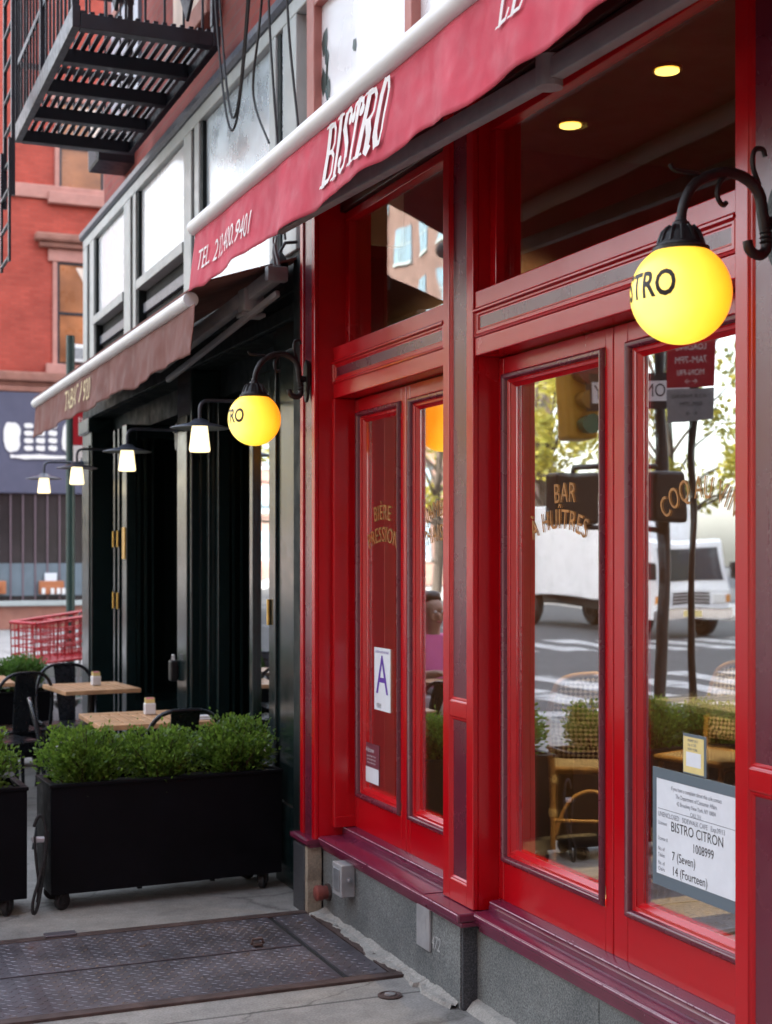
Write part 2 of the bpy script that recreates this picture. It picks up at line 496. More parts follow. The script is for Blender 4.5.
# ------------------------------------------------------------------ mesh builder
class MB:
    def __init__(s):
        s.v = []
        s.f = []

    def add(s, verts, faces):
        o = len(s.v)
        s.v += [tuple(v) for v in verts]
        s.f += [tuple(i + o for i in f) for f in faces]
        return s

    def box(s, x0, x1, y0, y1, z0, z1, b=0.):
        if x0 > x1: x0, x1 = x1, x0
        if y0 > y1: y0, y1 = y1, y0
        if z0 > z1: z0, z1 = z1, z0
        if b <= 0:
            return s.add([(x0, y0, z0), (x1, y0, z0), (x1, y1, z0), (x0, y1, z0), (x0, y0, z1), (x1, y0, z1), (x1, y1, z1), (x0, y1, z1)],
                         [(0, 3, 2, 1), (4, 5, 6, 7), (0, 1, 5, 4), (1, 2, 6, 5), (2, 3, 7, 6), (3, 0, 4, 7)])
        b = min(b, (x1 - x0) * .45, (y1 - y0) * .45, (z1 - z0) * .45)
        bm = bmesh.new()
        vs = [bm.verts.new(p) for p in [(x0, y0, z0), (x1, y0, z0), (x1, y1, z0), (x0, y1, z0), (x0, y0, z1), (x1, y0, z1), (x1, y1, z1), (x0, y1, z1)]]
        for q in [(0, 3, 2, 1), (4, 5, 6, 7), (0, 1, 5, 4), (1, 2, 6, 5), (2, 3, 7, 6), (3, 0, 4, 7)]:
            bm.faces.new([vs[i] for i in q])
        bmesh.ops.bevel(bm, geom=list(bm.edges), offset=b, segments=2, affect='EDGES', profile=.5)
        bm.verts.index_update()
        s.add([v.co[:] for v in bm.verts], [[v.index for v in f.verts] for f in bm.faces])
        bm.free()
        return s

    def tube(s, pts, r, n=8, closed=False, cap=True):
        pts = [Vector(p) for p in pts]
        m = len(pts)
        rs = r if isinstance(r, (list, tuple)) else [r] * m
        tang = []
        for i in range(m):
            if closed:
                t = pts[(i + 1) % m] - pts[i - 1]
            else:
                t = pts[min(i + 1, m - 1)] - pts[max(i - 1, 0)]
            tang.append(t.normalized())
        up = Vector((0, 0, 1))
        if abs(tang[0].dot(up)) > .9:
            up = Vector((1, 0, 0))
        nrm = (up - tang[0] * up.dot(tang[0])).normalized()
        verts, faces = [], []
        for i in range(m):
            nrm = (nrm - tang[i] * nrm.dot(tang[i]))
            nrm.normalize()
            bn = tang[i].cross(nrm)
            for k in range(n):
                a = 2 * PI * k / n
                verts.append(pts[i] + (nrm * math.cos(a) + bn * math.sin(a)) * rs[i])
        last = m if closed else m - 1
        for i in range(last):
            j = (i + 1) % m
            for k in range(n):
                l = (k + 1) % n
                faces.append((i * n + k, i * n + l, j * n + l, j * n + k))
        if cap and not closed:
            faces.append(tuple(range(n - 1, -1, -1)))
            faces.append(tuple((m - 1) * n + k for k in range(n)))
        return s.add(verts, faces)

    def lathe(s, prof, c=(0, 0, 0), n=24, axis='Z'):
        """prof: list of (radius, height)"""
        verts, faces = [], []
        for (r, h) in prof:
            for k in range(n):
                a = 2 * PI * k / n
                p = (r * math.cos(a), r * math.sin(a), h)
                if axis == 'X':
                    p = (p[2], p[0], p[1])
                elif axis == 'Y':
                    p = (p[1], p[2], p[0])
                verts.append((p[0] + c[0], p[1] + c[1], p[2] + c[2]))
        for i in range(len(prof) - 1):
            for k in range(n):
                l = (k + 1) % n
                faces.append((i * n + k, i * n + l, (i + 1) * n + l, (i + 1) * n + k))
        if prof[0][0] > 1e-5:
            faces.append(tuple(range(n - 1, -1, -1)))
        if prof[-1][0] > 1e-5:
            faces.append(tuple((len(prof) - 1) * n + k for k in range(n)))
        return s.add(verts, faces)

    def loop_sweep(s, rect, prof):
        """mitred frame facing -X: rect (y0,y1,z0,z1), prof [(inset, X)]"""
        y0, y1, z0, z1 = rect
        verts, faces = [], []
        for (i, x) in prof:
            verts += [(x, y0 + i, z0 + i), (x, y1 - i, z0 + i), (x, y1 - i, z1 - i), (x, y0 + i, z1 - i)]
        for p in range(len(prof) - 1):
            for k in range(4):
                l = (k + 1) % 4
                faces.append((p * 4 + k, p * 4 + l, p * 4 + 4 + l, p * 4 + 4 + k))
        return s.add(verts, faces)

    def extr_y(s, prof, y0, y1):
        """closed XZ profile extruded along Y"""
        n = len(prof)
        verts = [(x, y0, z) for x, z in prof] + [(x, y1, z) for x, z in prof]
        faces = [(k, (k + 1) % n, n + (k + 1) % n, n + k) for k in range(n)]
        faces += [tuple(range(n - 1, -1, -1)), tuple(range(n, 2 * n))]
        return s.add(verts, faces)

    def extr_x(s, prof, x0, x1):
        n = len(prof)
        verts = [(x0, y, z) for y, z in prof] + [(x1, y, z) for y, z in prof]
        faces = [(k, (k + 1) % n, n + (k + 1) % n, n + k) for k in range(n)]
        faces += [tuple(range(n - 1, -1, -1)), tuple(range(n, 2 * n))]
        return s.add(verts, faces)

    def xform(s, M):
        s.v = [tuple(M @ Vector(v)) for v in s.v]
        return s

    def build(s, name, m, parent=None, smooth=None, loc=None, fixn=True):
        me = bpy.data.meshes.new(name)
        me.from_pydata(s.v, [], s.f)
        if fixn:
            bm = bmesh.new()
            bm.from_mesh(me)
            bmesh.ops.recalc_face_normals(bm, faces=bm.faces)
            bm.to_mesh(me)
            bm.free()
        me.materials.append(m)
        if smooth is not None:
            me.shade_smooth()
            me.set_sharp_from_angle(angle=R(smooth))
        o = bpy.data.objects.new(name, me)
        COL.objects.link(o)
        if parent is not None:
            o.parent = parent
        if loc is not None:
            o.location = loc
        return o


def tag(o, label=None, cat=None, group=None, kind=None):
    if label: o['label'] = label
    if cat: o['category'] = cat
    if group: o['group'] = group
    if kind: o['kind'] = kind
    return o


def thing(name, label, cat, loc=(0, 0, 0), rz=0., group=None):
    o = bpy.data.objects.new(name, None)
    COL.objects.link(o)
    o.location = loc
    o.rotation_euler = (0, 0, rz)
    return tag(o, label, cat, group)


def copy_tree(o, parent=None):
    c = o.copy()
    COL.objects.link(c)
    if parent is not None:
        c.parent = parent
    for ch in list(o.children):
        copy_tree(ch, c)
    return c


def text_geo(txt, size=1., spacing=1., align='CENTER', sx=1., shear=0., bold=0.):
    cu = bpy.data.curves.new('lettering', 'FONT')
    cu.body = txt
    cu.size = size
    cu.align_x = align
    cu.align_y = 'CENTER'
    cu.space_character = spacing
    cu.shear = shear
    cu.offset = bold
    cu.resolution_u = 3
    ob = bpy.data.objects.new('lettering', cu)
    COL.objects.link(ob)
    dg = bpy.context.evaluated_depsgraph_get()
    dg.update()
    me = bpy.data.meshes.new_from_object(ob.evaluated_get(dg))
    bm = bmesh.new()
    bm.from_mesh(me)
    bmesh.ops.triangulate(bm, faces=bm.faces)
    bm.verts.index_update()
    v = [(p.co.x * sx, p.co.y) for p in bm.verts]
    f = [tuple(q.index for q in fc.verts) for fc in bm.faces]
    bm.free()
    bpy.data.objects.remove(ob)
    bpy.data.meshes.remove(me)
    bpy.data.curves.remove(cu)
    return v, f


def subdiv(v, f, maxlen):
    bm = bmesh.new()
    vs = [bm.verts.new((a, b, 0)) for a, b in v]
    for q in f:
        try:
            bm.faces.new([vs[i] for i in q])
        except ValueError:
            pass
    for _ in range(3):
        es = [e for e in bm.edges if e.calc_length() > maxlen]
        if not es: break
        bmesh.ops.subdivide_edges(bm, edges=es, cuts=1)
        bmesh.ops.triangulate(bm, faces=bm.faces)
    bm.verts.index_update()
    v = [(p.co.x, p.co.y) for p in bm.verts]
    f = [tuple(q.index for q in fc.verts) for fc in bm.faces]
    bm.free()
    return v, f


def text_on(fn, txt, size, m, parent, name='lettering', sub=None, **kw):
    """fn maps text (u right, v up) to 3-D"""
    v, f = text_geo(txt, size, **kw)
    if sub: v, f = subdiv(v, f, sub)
    return MB().add([fn(a, b) for a, b in v], f).build(name, m, parent, fixn=False)


def facing_street(X, yc, zc):
    """text on a plane facing -X, read from the street: right is -Y"""
    return lambda u, v: (X, yc - u, zc + v)


# ------------------------------------------------------------------ ground
tag(MB().box(-170, 170, -150, 190, -.30, -.156).build('ground', M_ASPH), kind='structure')
XC = -2.1   # kerb line of our pavement
tag(MB().box(-18.5, XC - .15, -140, 180, -.155, -.150).build('road', M_ASPH), kind='structure')
tag(MB().box(XC, 2.9, -40, 13.2, -.16, 0).build('sidewalk', M_SIDEWALK), kind='structure')
tag(MB().box(XC - .15, XC - .002, -40, 13.2, -.16, .004, .015).build('kerb', M_GRANITE), kind='structure')
tag(MB().box(XC, 30, 20.6, 31.2, -.16, -.01).build('far_sidewalk', M_FARWALK), kind='structure')
tag(MB().box(XC - .15, 30, 20.4, 20.597, -.16, -.004).build('far_kerb', M_GRANITE), kind='structure')
tag(MB().box(-24, -18.5, -60, 110, -.16, .0).build('opposite_sidewalk', M_FARWALK), kind='structure')
mk = MB()
for k in range(14):
    mk.box(-17.6 + k * 1.12, -17.6 + k * 1.12 + .55, 14.4, 17.6, -.150, -.146)
for k in range(14):
    mk.box(-17.6 + k * 1.12, -17.6 + k * 1.12 + .55, 22.0, 25.0, -.150, -.146)
for k in range(9):
    mk.box(-10.1, -9.98, 30 + k * 7, 33 + k * 7, -.150, -.146)
    mk.box(-6.1, -5.98, 30 + k * 7, 33 + k * 7, -.150, -.146)
mk.box(-17.4, -2.8, 13.4, 13.75, -.150, -.146)
tag(mk.build('crosswalk_markings', M_PAINTLINE), kind='structure')

# ------------------------------------------------------------------ red bistro storefront
XP, XD, XG = 2.15, 2.25, 2.274
SF = thing('bistro_storefront', 'glossy red wooden bistro shopfront with glazed double doors over a grey granite base', 'shopfront', (2.15, 4.4, 0))
SF_inv = Vector((-2.15, -4.4, 0))


def part(mb, name, m, parent=None, smooth=None):
    """build in world coordinates, parent to SF root"""
    P = parent or SF
    off = P.matrix_world.translation if False else None
    o = mb.build(name, m, None, smooth)
    o.parent = P
    w = Vector((0, 0, 0))
    q = P
    while q is not None:
        w += q.location
        q = q.parent
    o.data.transform(Matrix.Translation(-w))
    return o


def wpart(P):
    return lambda mb, name, m, smooth=None: part(mb, name, m, P, smooth)


def post(y0, y1, x, zb, zt, label=None, zmid=1.045):
    """projecting post with two sunk maroon panels on its front; y0 near, y1 far"""
    st = .055
    mb = MB()
    mb.box(x + .022, 2.34, y0, y1, zb, zt)                 # core
    mb.box(x, x + .0215, y0, y0 + st, zb, zt, .004)
    mb.box(x, x + .0215, y1 - st, y1, zb, zt, .004)
    mb.box(x + .0006, x + .0215, y0 + st, y1 - st, zb, zb + .075, .003)
    mb.box(x + .0006, x + .0215, y0 + st, y1 - st, zmid - .028, zmid + .028, .003)
    mb.box(x + .0006, x + .0215, y0 + st, y1 - st, zt - .06, zt, .003)
    mb.box(x + .10, 2.34, y0 - .012, y1 + .012, zb - .003, zb + .04, .006)
    o = part(mb, 'post', M_RED, None)
    w = SF.location + o.location
    for (a, b) in ((zb + .075, zmid - .028), (zmid + .028, zt - .06)):
        pm = MB().box(x + .012, x + .0215, y0 + st + .012, y1 - st - .012, a + .012, b - .012)
        part(pm, 'panel', M_MAROON, o)
        bm_ = MB().loop_sweep((y0 + st, y1 - st, a, b), [(0, x + .003), (.004, x + .006), (.008, x + .006), (.014, x + .0118)])
        part(bm_, 'moulding', M_RED, o)
    return o


POST = (4.425, 4.678)
POST2 = (2.665, 2.922)
ZT = 3.30
post(POST[0], POST[1], XP, .352, ZT)
post(POST2[0], POST2[1], XP, .352, ZT)
# far pilaster, standing proud of the rest
x = 2.07
mb = MB()
mb.box(x + .02, 2.34, 5.865, 6.065, .335, ZT)
mb.box(x, x + .0195, 5.865, 5.905, .335, ZT, .004)
mb.box(x, x + .0195, 6.025, 6.065, .335, ZT, .004)
mb.box(2.15, 2.34, 5.835, 5.8645, .39, 2.297, .006)
mb.box(2.15, 2.36, 5.825, 5.834, .39, .44, .003)
po = part(mb, 'pilaster', M_RED)
part(MB().box(x + .008, x + .0195, 5.912, 6.018, .338, ZT), 'panel', M_MAROON, po)


def bay(ya, yb):
    """beam, frieze, transom and head between posts; ya near, yb far"""
    f = MB()
    X0 = 2.157
    f.box(X0 + .014, 2.33, ya, yb, 2.2975, 2.5205)
    f.box(X0, X0 + .0135, ya, yb, 2.2965, 2.362, .004)          # lower rail
    f.box(X0, X0 + .0135, ya, yb, 2.462, 2.524, .004)          # upper rail
    f.box(X0 + .05, 2.33, ya, yb, 2.521, 2.535)
    f.extr_y([(X0 - .006, 2.462), (X0 - .012, 2.456), (X0 - .012, 2.450), (X0 + .004, 2.444), (X0 + .0135, 2.444), (X0 + .0135, 2.462)], ya, yb)
    b = part(f, 'beam', M_RED)
    fr = MB().box(X0 + .006, X0 + .0135, ya + .03, yb - .03, 2.376, 2.443)
    part(fr, 'frieze_panel', M_MAROON, b)
    part(MB().loop_sweep((ya, yb, 2.362, 2.4615), [(.0, X0 - .002), (.006, X0 - .004), (.012, X0 + .001), (.022, X0 + .001), (.026, X0 + .006), (.03, X0 + .0058)]), 'moulding', M_RED, b)
    # transom window
    t = MB()
    t.box(2.215, 2.265, ya, ya + .05, 2.5365, 3.089, .004)
    t.box(2.215, 2.265, yb - .05, yb, 2.5365, 3.089, .004)
    t.box(2.213, 2.262, ya, yb, 3.09, 3.13, .004)
    tr = part(t, 'transom_window', M_RED)
    part(MB().box(2.245, 2.25, ya + .05, yb - .05, 2.5355, 3.09), 'pane', M_GLASSD, tr)
    part(MB().box(2.19, 2.33, ya, yb, 3.1305, 3.20, .006).box(2.17, 2.33, ya, yb, 3.2005, ZT, .006), 'head_fascia', mat('awning_shade_fascia_paint', (.03, .006, .006), .4))  # the awning's shade is put into this near-black fascia colour
    return b


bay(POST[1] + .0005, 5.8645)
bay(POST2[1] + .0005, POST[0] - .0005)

ZB, ZH = .388, 2.292
doors = []


def door(ya, yb, mly, mry):
    """leaf from ya (near) to yb (far); moulding rectangle from mry (near) to mly (far)"""
    g = MB()
    gz0, gz1 = .525, 2.235
    g.box(XD, XD + .05, ya, mry, ZB, ZH, .004)
    g.box(XD, XD + .05, mly, yb, ZB, ZH, .004)
    g.box(XD + .0006, XD + .05, mry, mly, ZB, gz0, .003)
    g.box(XD + .0006, XD + .05, mry, mly, gz1, ZH, .003)
    d = part(g, 'door', M_RED)
    bead = MB().loop_sweep((mry, mly, gz0, gz1), [(0, XD), (.002, XD - .010), (.008, XD - .016), (.016, XD - .015), (.022, XD - .008), (.024, XD + .004)])
    part(bead, 'moulding', M_MAROON, d, 50)
    bev = MB().loop_sweep((mry, mly, gz0, gz1), [(.0242, XD + .002), (.028, XD + .005), (.036, XD + .007), (.0365, XD + .011), (.049, XD + .023), (.049, XD + .05)])
    part(bev, 'glazing_frame', M_RED, d)
    part(MB().box(XG, XG + .004, mry + .047, mly - .047, gz0 + .047, gz1 - .047), 'pane', M_GLASS, d)
    doors.append(d)
    return d


d1 = door(5.255, 5.834, 5.80, 5.305)
d2 = door(4.679, 5.251, 5.215, 4.725)
d3 = door(3.662, 4.424, 4.385, 3.705)
d4 = door(2.923, 3.658, 3.580, 2.965)


def arc(X, yc, zc, rad):
    def fn(u, v):
        a = u / rad
        return (X, yc - (rad + v) * math.sin(a), zc - rad + (rad + v) * math.cos(a))
    return fn


def glass_text(txt, yc, zc, size, d, rad=None, sx=.8, sp=1.1):
    fn = arc(XG - .003, yc, zc, rad) if rad else facing_street(XG - .003, yc, zc)
    o = text_on(fn, txt, size, M_GOLDL, None, sub=.05, sx=sx, spacing=sp)
    o.parent = d
    o.data.transform(Matrix.Translation(-SF.location))


glass_text('BIÈRE', 5.565, 1.78, .092, d1, .5)
glass_text('PRESSION', 5.56, 1.685, .092, d1, .42)
glass_text('JAMBON', 4.96, 1.78, .092, d2, .42)
glass_text('MAISON', 4.96, 1.685, .092, d2, .42)
glass_text('BAR', 3.995, 1.80, .092, d3, .8)
glass_text('À HUÎTRES', 4.035, 1.715, .092, d3, .45)
glass_text('COQ AU VIN', 3.25, 1.785, .090, d4, .28, sx=.68)

# sills and granite base
def sill(ya, yb, xo, z0):
    s_ = MB()
    s_.extr_y([(2.36, .36), (2.36, .389), (2.215, .389), (2.205, .386), (2.203, .374), (2.20, .368), (2.20, .352)], ya, yb)
    s_.extr_y([(2.36, .32), (2.36, .3515), (xo + .014, .3515), (xo + .004, .348), (xo, .341), (xo, .332), (xo + .006, .327), (xo + .006, .318), (xo + .014, .313),
               (xo + .014, .304), (xo + .022, .300), (xo + .022, z0), (2.30, z0), (2.30, .32)], ya, yb)
    return part(s_, 'sill', M_SILL, None, 25)


M_NOSE = mat('worn_maroon_edge_with_glint', (.42, .25, .30), .25, var=.35, vscale=18, ior=1.7, wear=(.135, .016, .045), wscale=20, wlevel=.56)  # pale edge lines: part real wear, part painted gloss highlight


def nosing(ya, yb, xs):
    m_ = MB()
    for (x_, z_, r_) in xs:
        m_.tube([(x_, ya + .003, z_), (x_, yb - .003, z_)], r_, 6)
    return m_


sill(4.72, 5.86, 2.085, .292)
part(nosing(4.72, 5.86, ((2.0875, 3.42e-1, .0024), (2.0935, .3205, .0018), (2.2025, .3835, .0022))), 'worn_glint_nosing', M_NOSE, None, 60)
part(nosing(2.60, 4.40, ((2.1425, .342, .0024), (2.1485, .3205, .0018), (2.2025, .3835, .0022))), 'worn_glint_nosing', M_NOSE, None, 60)
part(nosing(4.405, 4.715, ((2.0815, .3465, .0022),)), 'worn_glint_nosing', M_NOSE, None, 60)
sill(2.60, 4.40, 2.14, .285)
part(MB().box(2.08, 2.36, 4.402, 4.718, .318, .350, .008).box(2.095, 2.3, 4.405, 4.70, .30, .3175, .004), 'sill', M_SILL)
part(MB().extr_y([(2.03, .318), (2.03, .333), (2.045, .337), (2.36, .337), (2.36, .318)], 5.862, 6.09).box(2.05, 2.2, 5.87, 6.08, .30, .3175), 'sill', M_SILL)
gb = MB()
gb.box(2.115, 2.5, 4.455, 5.12, -.1, .2995)
gb.box(2.116, 2.5, 5.122, 5.60, -.1, .2995)
gb.box(2.115, 2.5, 5.602, 5.875, -.1, .2995)
gbo = part(gb, 'granite_base', M_GRANITE)
gb = MB()
gb.box(2.175, 2.5, 3.62, 4.44, -.1, .2845)
gb.box(2.176, 2.5, 2.60, 3.617, -.1, .2845)
part(gb, 'granite_base', M_GRANITE)
part(MB().box(2.12, 2.174, 4.44, 4.4545, -.1, .295), 'granite_return', M_GRANITED)
part(MB().box(2.04, 2.20, 5.92, 6.075, -.1, .299, .006), 'pier_stub', M_GRANITED)
# crumbling cement beside the pier stub
cm = MB()
zs = [0, .05, .1, .15, .2, .25, .299]
pr = [(5.919 - .03 - random.uniform(0, .012), z) for z in zs]
cm.extr_x([(5.919, 0)] + [(y, z) for y, z in pr] + [(5.919, .299)], 2.045, 2.11)
part(cm, 'cement_edge', M_TAN)
# chalked number on the granite
o = text_on(facing_street(2.1125, 4.66, .18), '472', .075, M_CHALK, None, sx=.7, shear=.3)
o.parent = gbo
o.data.transform(Matrix.Translation(-SF.location))
# continuation of the shopfront towards the street corner behind the camera
w = MB()
w.box(2.18, 2.6, -9, 2.60, -.1, ZT)
for k in range(5):
    w.box(2.15, 2.1795, .9 - k * 2, 1.15 - k * 2, .3, ZT - .01, .004)
part(w, 'side_wall', M_RED)
# room behind the glass
part(MB().box(2.51, 7.5, -3, 6.13, .12, .2), 'room_floor', M_TILE)
part(MB().box(2.335, 7.5, -3, 6.13, 3.6, 3.7), 'room_ceiling', M_INTC)
rw = MB().box(7.5, 7.6, -3, 6.13, .12, 3.6).box(2.345, 7.6, 6.131, 6.2, 0, 3.7).box(2.61, 7.6, -3.1, -3.001, .12, 3.6)
part(rw, 'room_wall', M_INTW)
part(MB().box(2.345, 2.50, -3, 6.13, 3.301, 3.599).box(2.365, 2.505, 2.6, 6.1, .12, .35), 'room_wall', M_INTW)
for (x_, y_) in ((3.25, 4.87), (3.25, 5.66), (3.25, 4.08), (3.25, 3.29), (4.7, 4.87), (4.7, 3.7)):
    dl = part(MB().lathe([(.062, 3.586), (.062, 3.5995)], (x_, y_, 0), 20), 'downlight', M_BRASS, None, 40)
    part(MB().lathe([(.05, 3.580), (.05, 3.5855)], (x_, y_, 0), 20), 'lens', M_DOWN, dl, 40)
    ld = bpy.data.lights.new('downlight_bulb', 'SPOT')
    ld.energy = 85
    ld.color = (1, .62, .28)
    ld.spot_size = R(95)
    ld.spot_blend = .6
    ld.shadow_soft_size = .05
    lo = bpy.data.objects.new('downlight_bulb', ld)
    COL.objects.link(lo)
    lo.parent = SF
    lo.location = Vector((x_, y_, 3.57)) - SF.location

# ------------------------------------------------------------------ papers on the glass (things taped to the doors)
XPAP = XG - .0016
g_ = thing('license_notice', 'large white printed licence sheet in a grey sleeve taped inside the right door glass', 'notice', (XG, 3.18, .72))


def paper(parent, y0, y1, z0, z1, m, name, x=XPAP, t=.001):
    return part(MB().box(x - t, x, y0, y1, z0, z1), name, m, parent)


def ptext(parent, txt, yl, zc, size, m, x, sx=.8, skew=0., align='LEFT'):
    o = text_on(lambda u, v: (x, yl - u, zc + v), txt, size, m, None, sx=sx, align=align)
    w_ = parent.location
    o.parent = parent
    o.data.transform(Matrix.Translation(-w_))
    return o


LY1, LY0, LZ0, LZ1 = 3.478, 3.045, .645, .985
paper(g_, LY0, LY1, LZ0, LZ1, M_SLEEVE, 'sleeve', XG - .0012, .0012)
paper(g_, LY0 + .02, LY1 - .022, LZ0 + .035, LZ1 - .03, M_PAPER, 'sheet', XG - .0026, .0008)
tx = XG - .0040
mid = (LY0 + LY1) / 2
for i, t in enumerate(['If you have a complaint about this cafe contact', 'The Department of Consumer Affairs', '42 Broadway New York, NY 10004', 'CALL 311']):
    ptext(g_, t, mid, .935 - i * .02, .017, M_GREYINK, tx, .75, align='CENTER')
ptext(g_, 'UNENCLOSED   SIDEWALK CAFE   Exp.09/13', LY1 - .03, .853, .020, M_GREYINK, tx, .82)
ptext(g_, 'Licensee:', LY1 - .03, .828, .016, M_GREYINK, tx)
ptext(g_, 'BISTRO CITRON', LY1 - .095, .825, .040, M_BLACKL, tx, .85)
ptext(g_, 'License #', LY1 - .03, .783, .016, M_GREYINK, tx)
ptext(g_, '1008999', LY1 - .20, .783, .036, M_BLACKL, tx, .8)
ptext(g_, 'No. of', LY1 - .03, .753, .016, M_GREYINK, tx)
ptext(g_, 'Tables:', LY1 - .03, .735, .016, M_GREYINK, tx)
ptext(g_, '7 (Seven)', LY1 - .10, .742, .036, M_BLACKL, tx, .85)
ptext(g_, 'No. of', LY1 - .03, .712, .016, M_GREYINK, tx)
ptext(g_, 'Chairs:', LY1 - .03, .695, .016, M_GREYINK, tx)
ptext(g_, '14 (Fourteen)', LY1 - .10, .700, .036, M_BLACKL, tx, .85)
for z_ in (.955, .868):
    part(MB().box(tx, tx + .0004, LY0 + .03, LY1 - .03, z_, z_ + .0015), 'rule_line', M_GREYINK, g_)

g_ = thing('permit_sticker', 'small yellow permit card on the glass above the large white licence sheet', 'notice', (XG, 3.28, 1.04))
paper(g_, 3.215, 3.325, .988, 1.10, M_SLEEVE, 'sleeve', XG - .0012, .0010)
paper(g_, 3.225, 3.322, .992, 1.092, M_YPAPER, 'card', XG - .0024, .0008)
paper(g_, 3.238, 3.308, 1.01, 1.05, M_PAPER, 'white_box', XG - .0034, .0004)
for i in range(3):
    ptext(g_, ['PERMIT 2013', 'No. 41 207', 'NEW YORK'][i], 3.30, 1.082 - i * .012, .011, M_GREYINK, XG - .0040)

g_ = thing('grade_card', 'tall white card with a big violet letter A on the left door glass', 'notice', (XG, 5.6, 1.1))
paper(g_, 5.475, 5.655, .93, 1.20, M_PAPER, 'card', XG - .0012, .001)
ptext(g_, 'A', 5.565, 1.075, .24, M_VIOLET, XG - .0028, .85, align='CENTER')
ptext(g_, 'SANITARY INSPECTION GRADE', 5.565, 1.182, .014, M_VIOLET, XG - .0028, .75, align='CENTER')
ptext(g_, '|||||||||||||', 5.60, .952, .022, M_BLACKL, XG - .0028, .7, align='CENTER')

g_ = thing('door_notice', 'small maroon and white card low on the left door glass', 'notice', (XG, 5.7, .7))
paper(g_, 5.60, 5.775, .60, .775, M_MPAPER, 'card', XG - .0012, .001)
paper(g_, 5.605, 5.77, .603, .67, M_PAPER, 'white_panel', XG - .0024, .0008)
ptext(g_, 'Welcome', 5.71, .745, .03, M_PAPER, XG - .0028, .8, align='CENTER')
for i in range(3):
    ptext(g_, 'open every day for dinner', 5.69, .72 - i * .015, .012, M_PAPER, XG - .0028, .8, align='CENTER')


# ------------------------------------------------------------------ awnings
def wave(y, t, seed):
    """sideways swing of the valance at height t (0 top, 1 hem)"""
    a = .010 * math.sin(y * 9.1 + seed) + .005 * math.sin(y * 17.3 + seed * 2.1 + t * 1.5) + .002 * math.sin(y * 31 + seed * .7 + t * 2)
    a += .012 * mnoise.noise((y * 5, t * 1.5, seed))
    a += .0025 * mnoise.noise((y * 22, t * 3, seed + 4))
    return a * (.12 + .95 * t ** .8)


def hemz(y, seed):
    return .018 * abs(math.sin(y * 2.3 + seed)) - .008 + .015 * mnoise.noise((y * 4.0, 0, seed))


def valance(X, ya, yb, zt, zb, m, seed, parent, lean=0.02):
    n = int((yb - ya) / .012)
    rows = 16
    mb = MB()
    verts, faces = [], []
    for i in range(n + 1):
        y = ya + (yb - ya) * i / n
        for j in range(rows + 1):
            t = j / rows
            z = zt + (zb + hemz(y, seed) - zt) * t
            hem = -.0025 if abs(t - .84) < .02 else 0
            verts.append((X - lean * t - wave(y, t, seed) + hem, y, z))
    for i in range(n):
        for j in range(rows):
            a = i * (rows + 1) + j
            faces.append((a, a + 1, a + rows + 2, a + rows + 1))
    mb.add(verts, faces)
    o = part(mb, 'valance', m, parent, 180)
    so = o.modifiers.new('thickness', 'SOLIDIFY')
    so.thickness = .0022
    so.offset = 0
    return o


def val_fn(X, yc, zc, zt, zb, seed, lean=.02, off=.008, sy=1.0):
    def fn(u, v):
        y = yc - u
        z = zc + v
        t = min(1, max(0, (zt - z) / (zt - zb - hemz(y, seed))))
        return (X - lean * t - wave(y, t, seed) - off, y, z)
    return fn


XA = 1.62
RA = thing('red_awning', 'red canvas awning with white lettering along its front hem over the bistro doors', 'awning', (2.15, 4, 3.1))
val = valance(XA, -.6, 6.215, 3.055, 2.79, M_REDFAB, 8.15, RA)
rail = MB()
pr = [(.037 * math.cos(a) + 1.622, 3.09 + .036 * math.sin(a)) for a in [2 * PI * k / 16 for k in range(16)]]
rail.extr_y(pr, -.6, 6.235)
part(rail, 'front_rail', M_WHITEP, RA, 40)
cn = MB()
cn.extr_y([(1.63, 3.125), (1.63, 3.132), (2.145, 3.345), (2.145, 3.338)], -.6, 6.13)
part(cn, 'canopy', M_REDFAB, RA)
part(MB().box(2.02, 2.148, -.6, 6.13, 3.35, 3.43, .02), 'wall_cassette', M_WHITEP, RA)


def letters(txt, yc, zc, size, fit, shear, parent, X, zt, zb, seed, m, bold=0.0, sp=1.0):
    v, f = text_geo(txt, size, shear=shear, spacing=sp)
    u0, u1 = min(p[0] for p in v), max(p[0] for p in v)
    v = [((p[0] - (u0 + u1) / 2) * fit / (u1 - u0), p[1]) for p in v]
    v, f = subdiv(v, f, .014)
    fn = val_fn(X, yc, zc, zt, zb, seed)
    o = MB().add([fn(a, b) for a, b in v], f).build('lettering', m, None, fixn=False)
    o.parent = parent
    o.data.transform(Matrix.Translation(-parent.location))
    return o


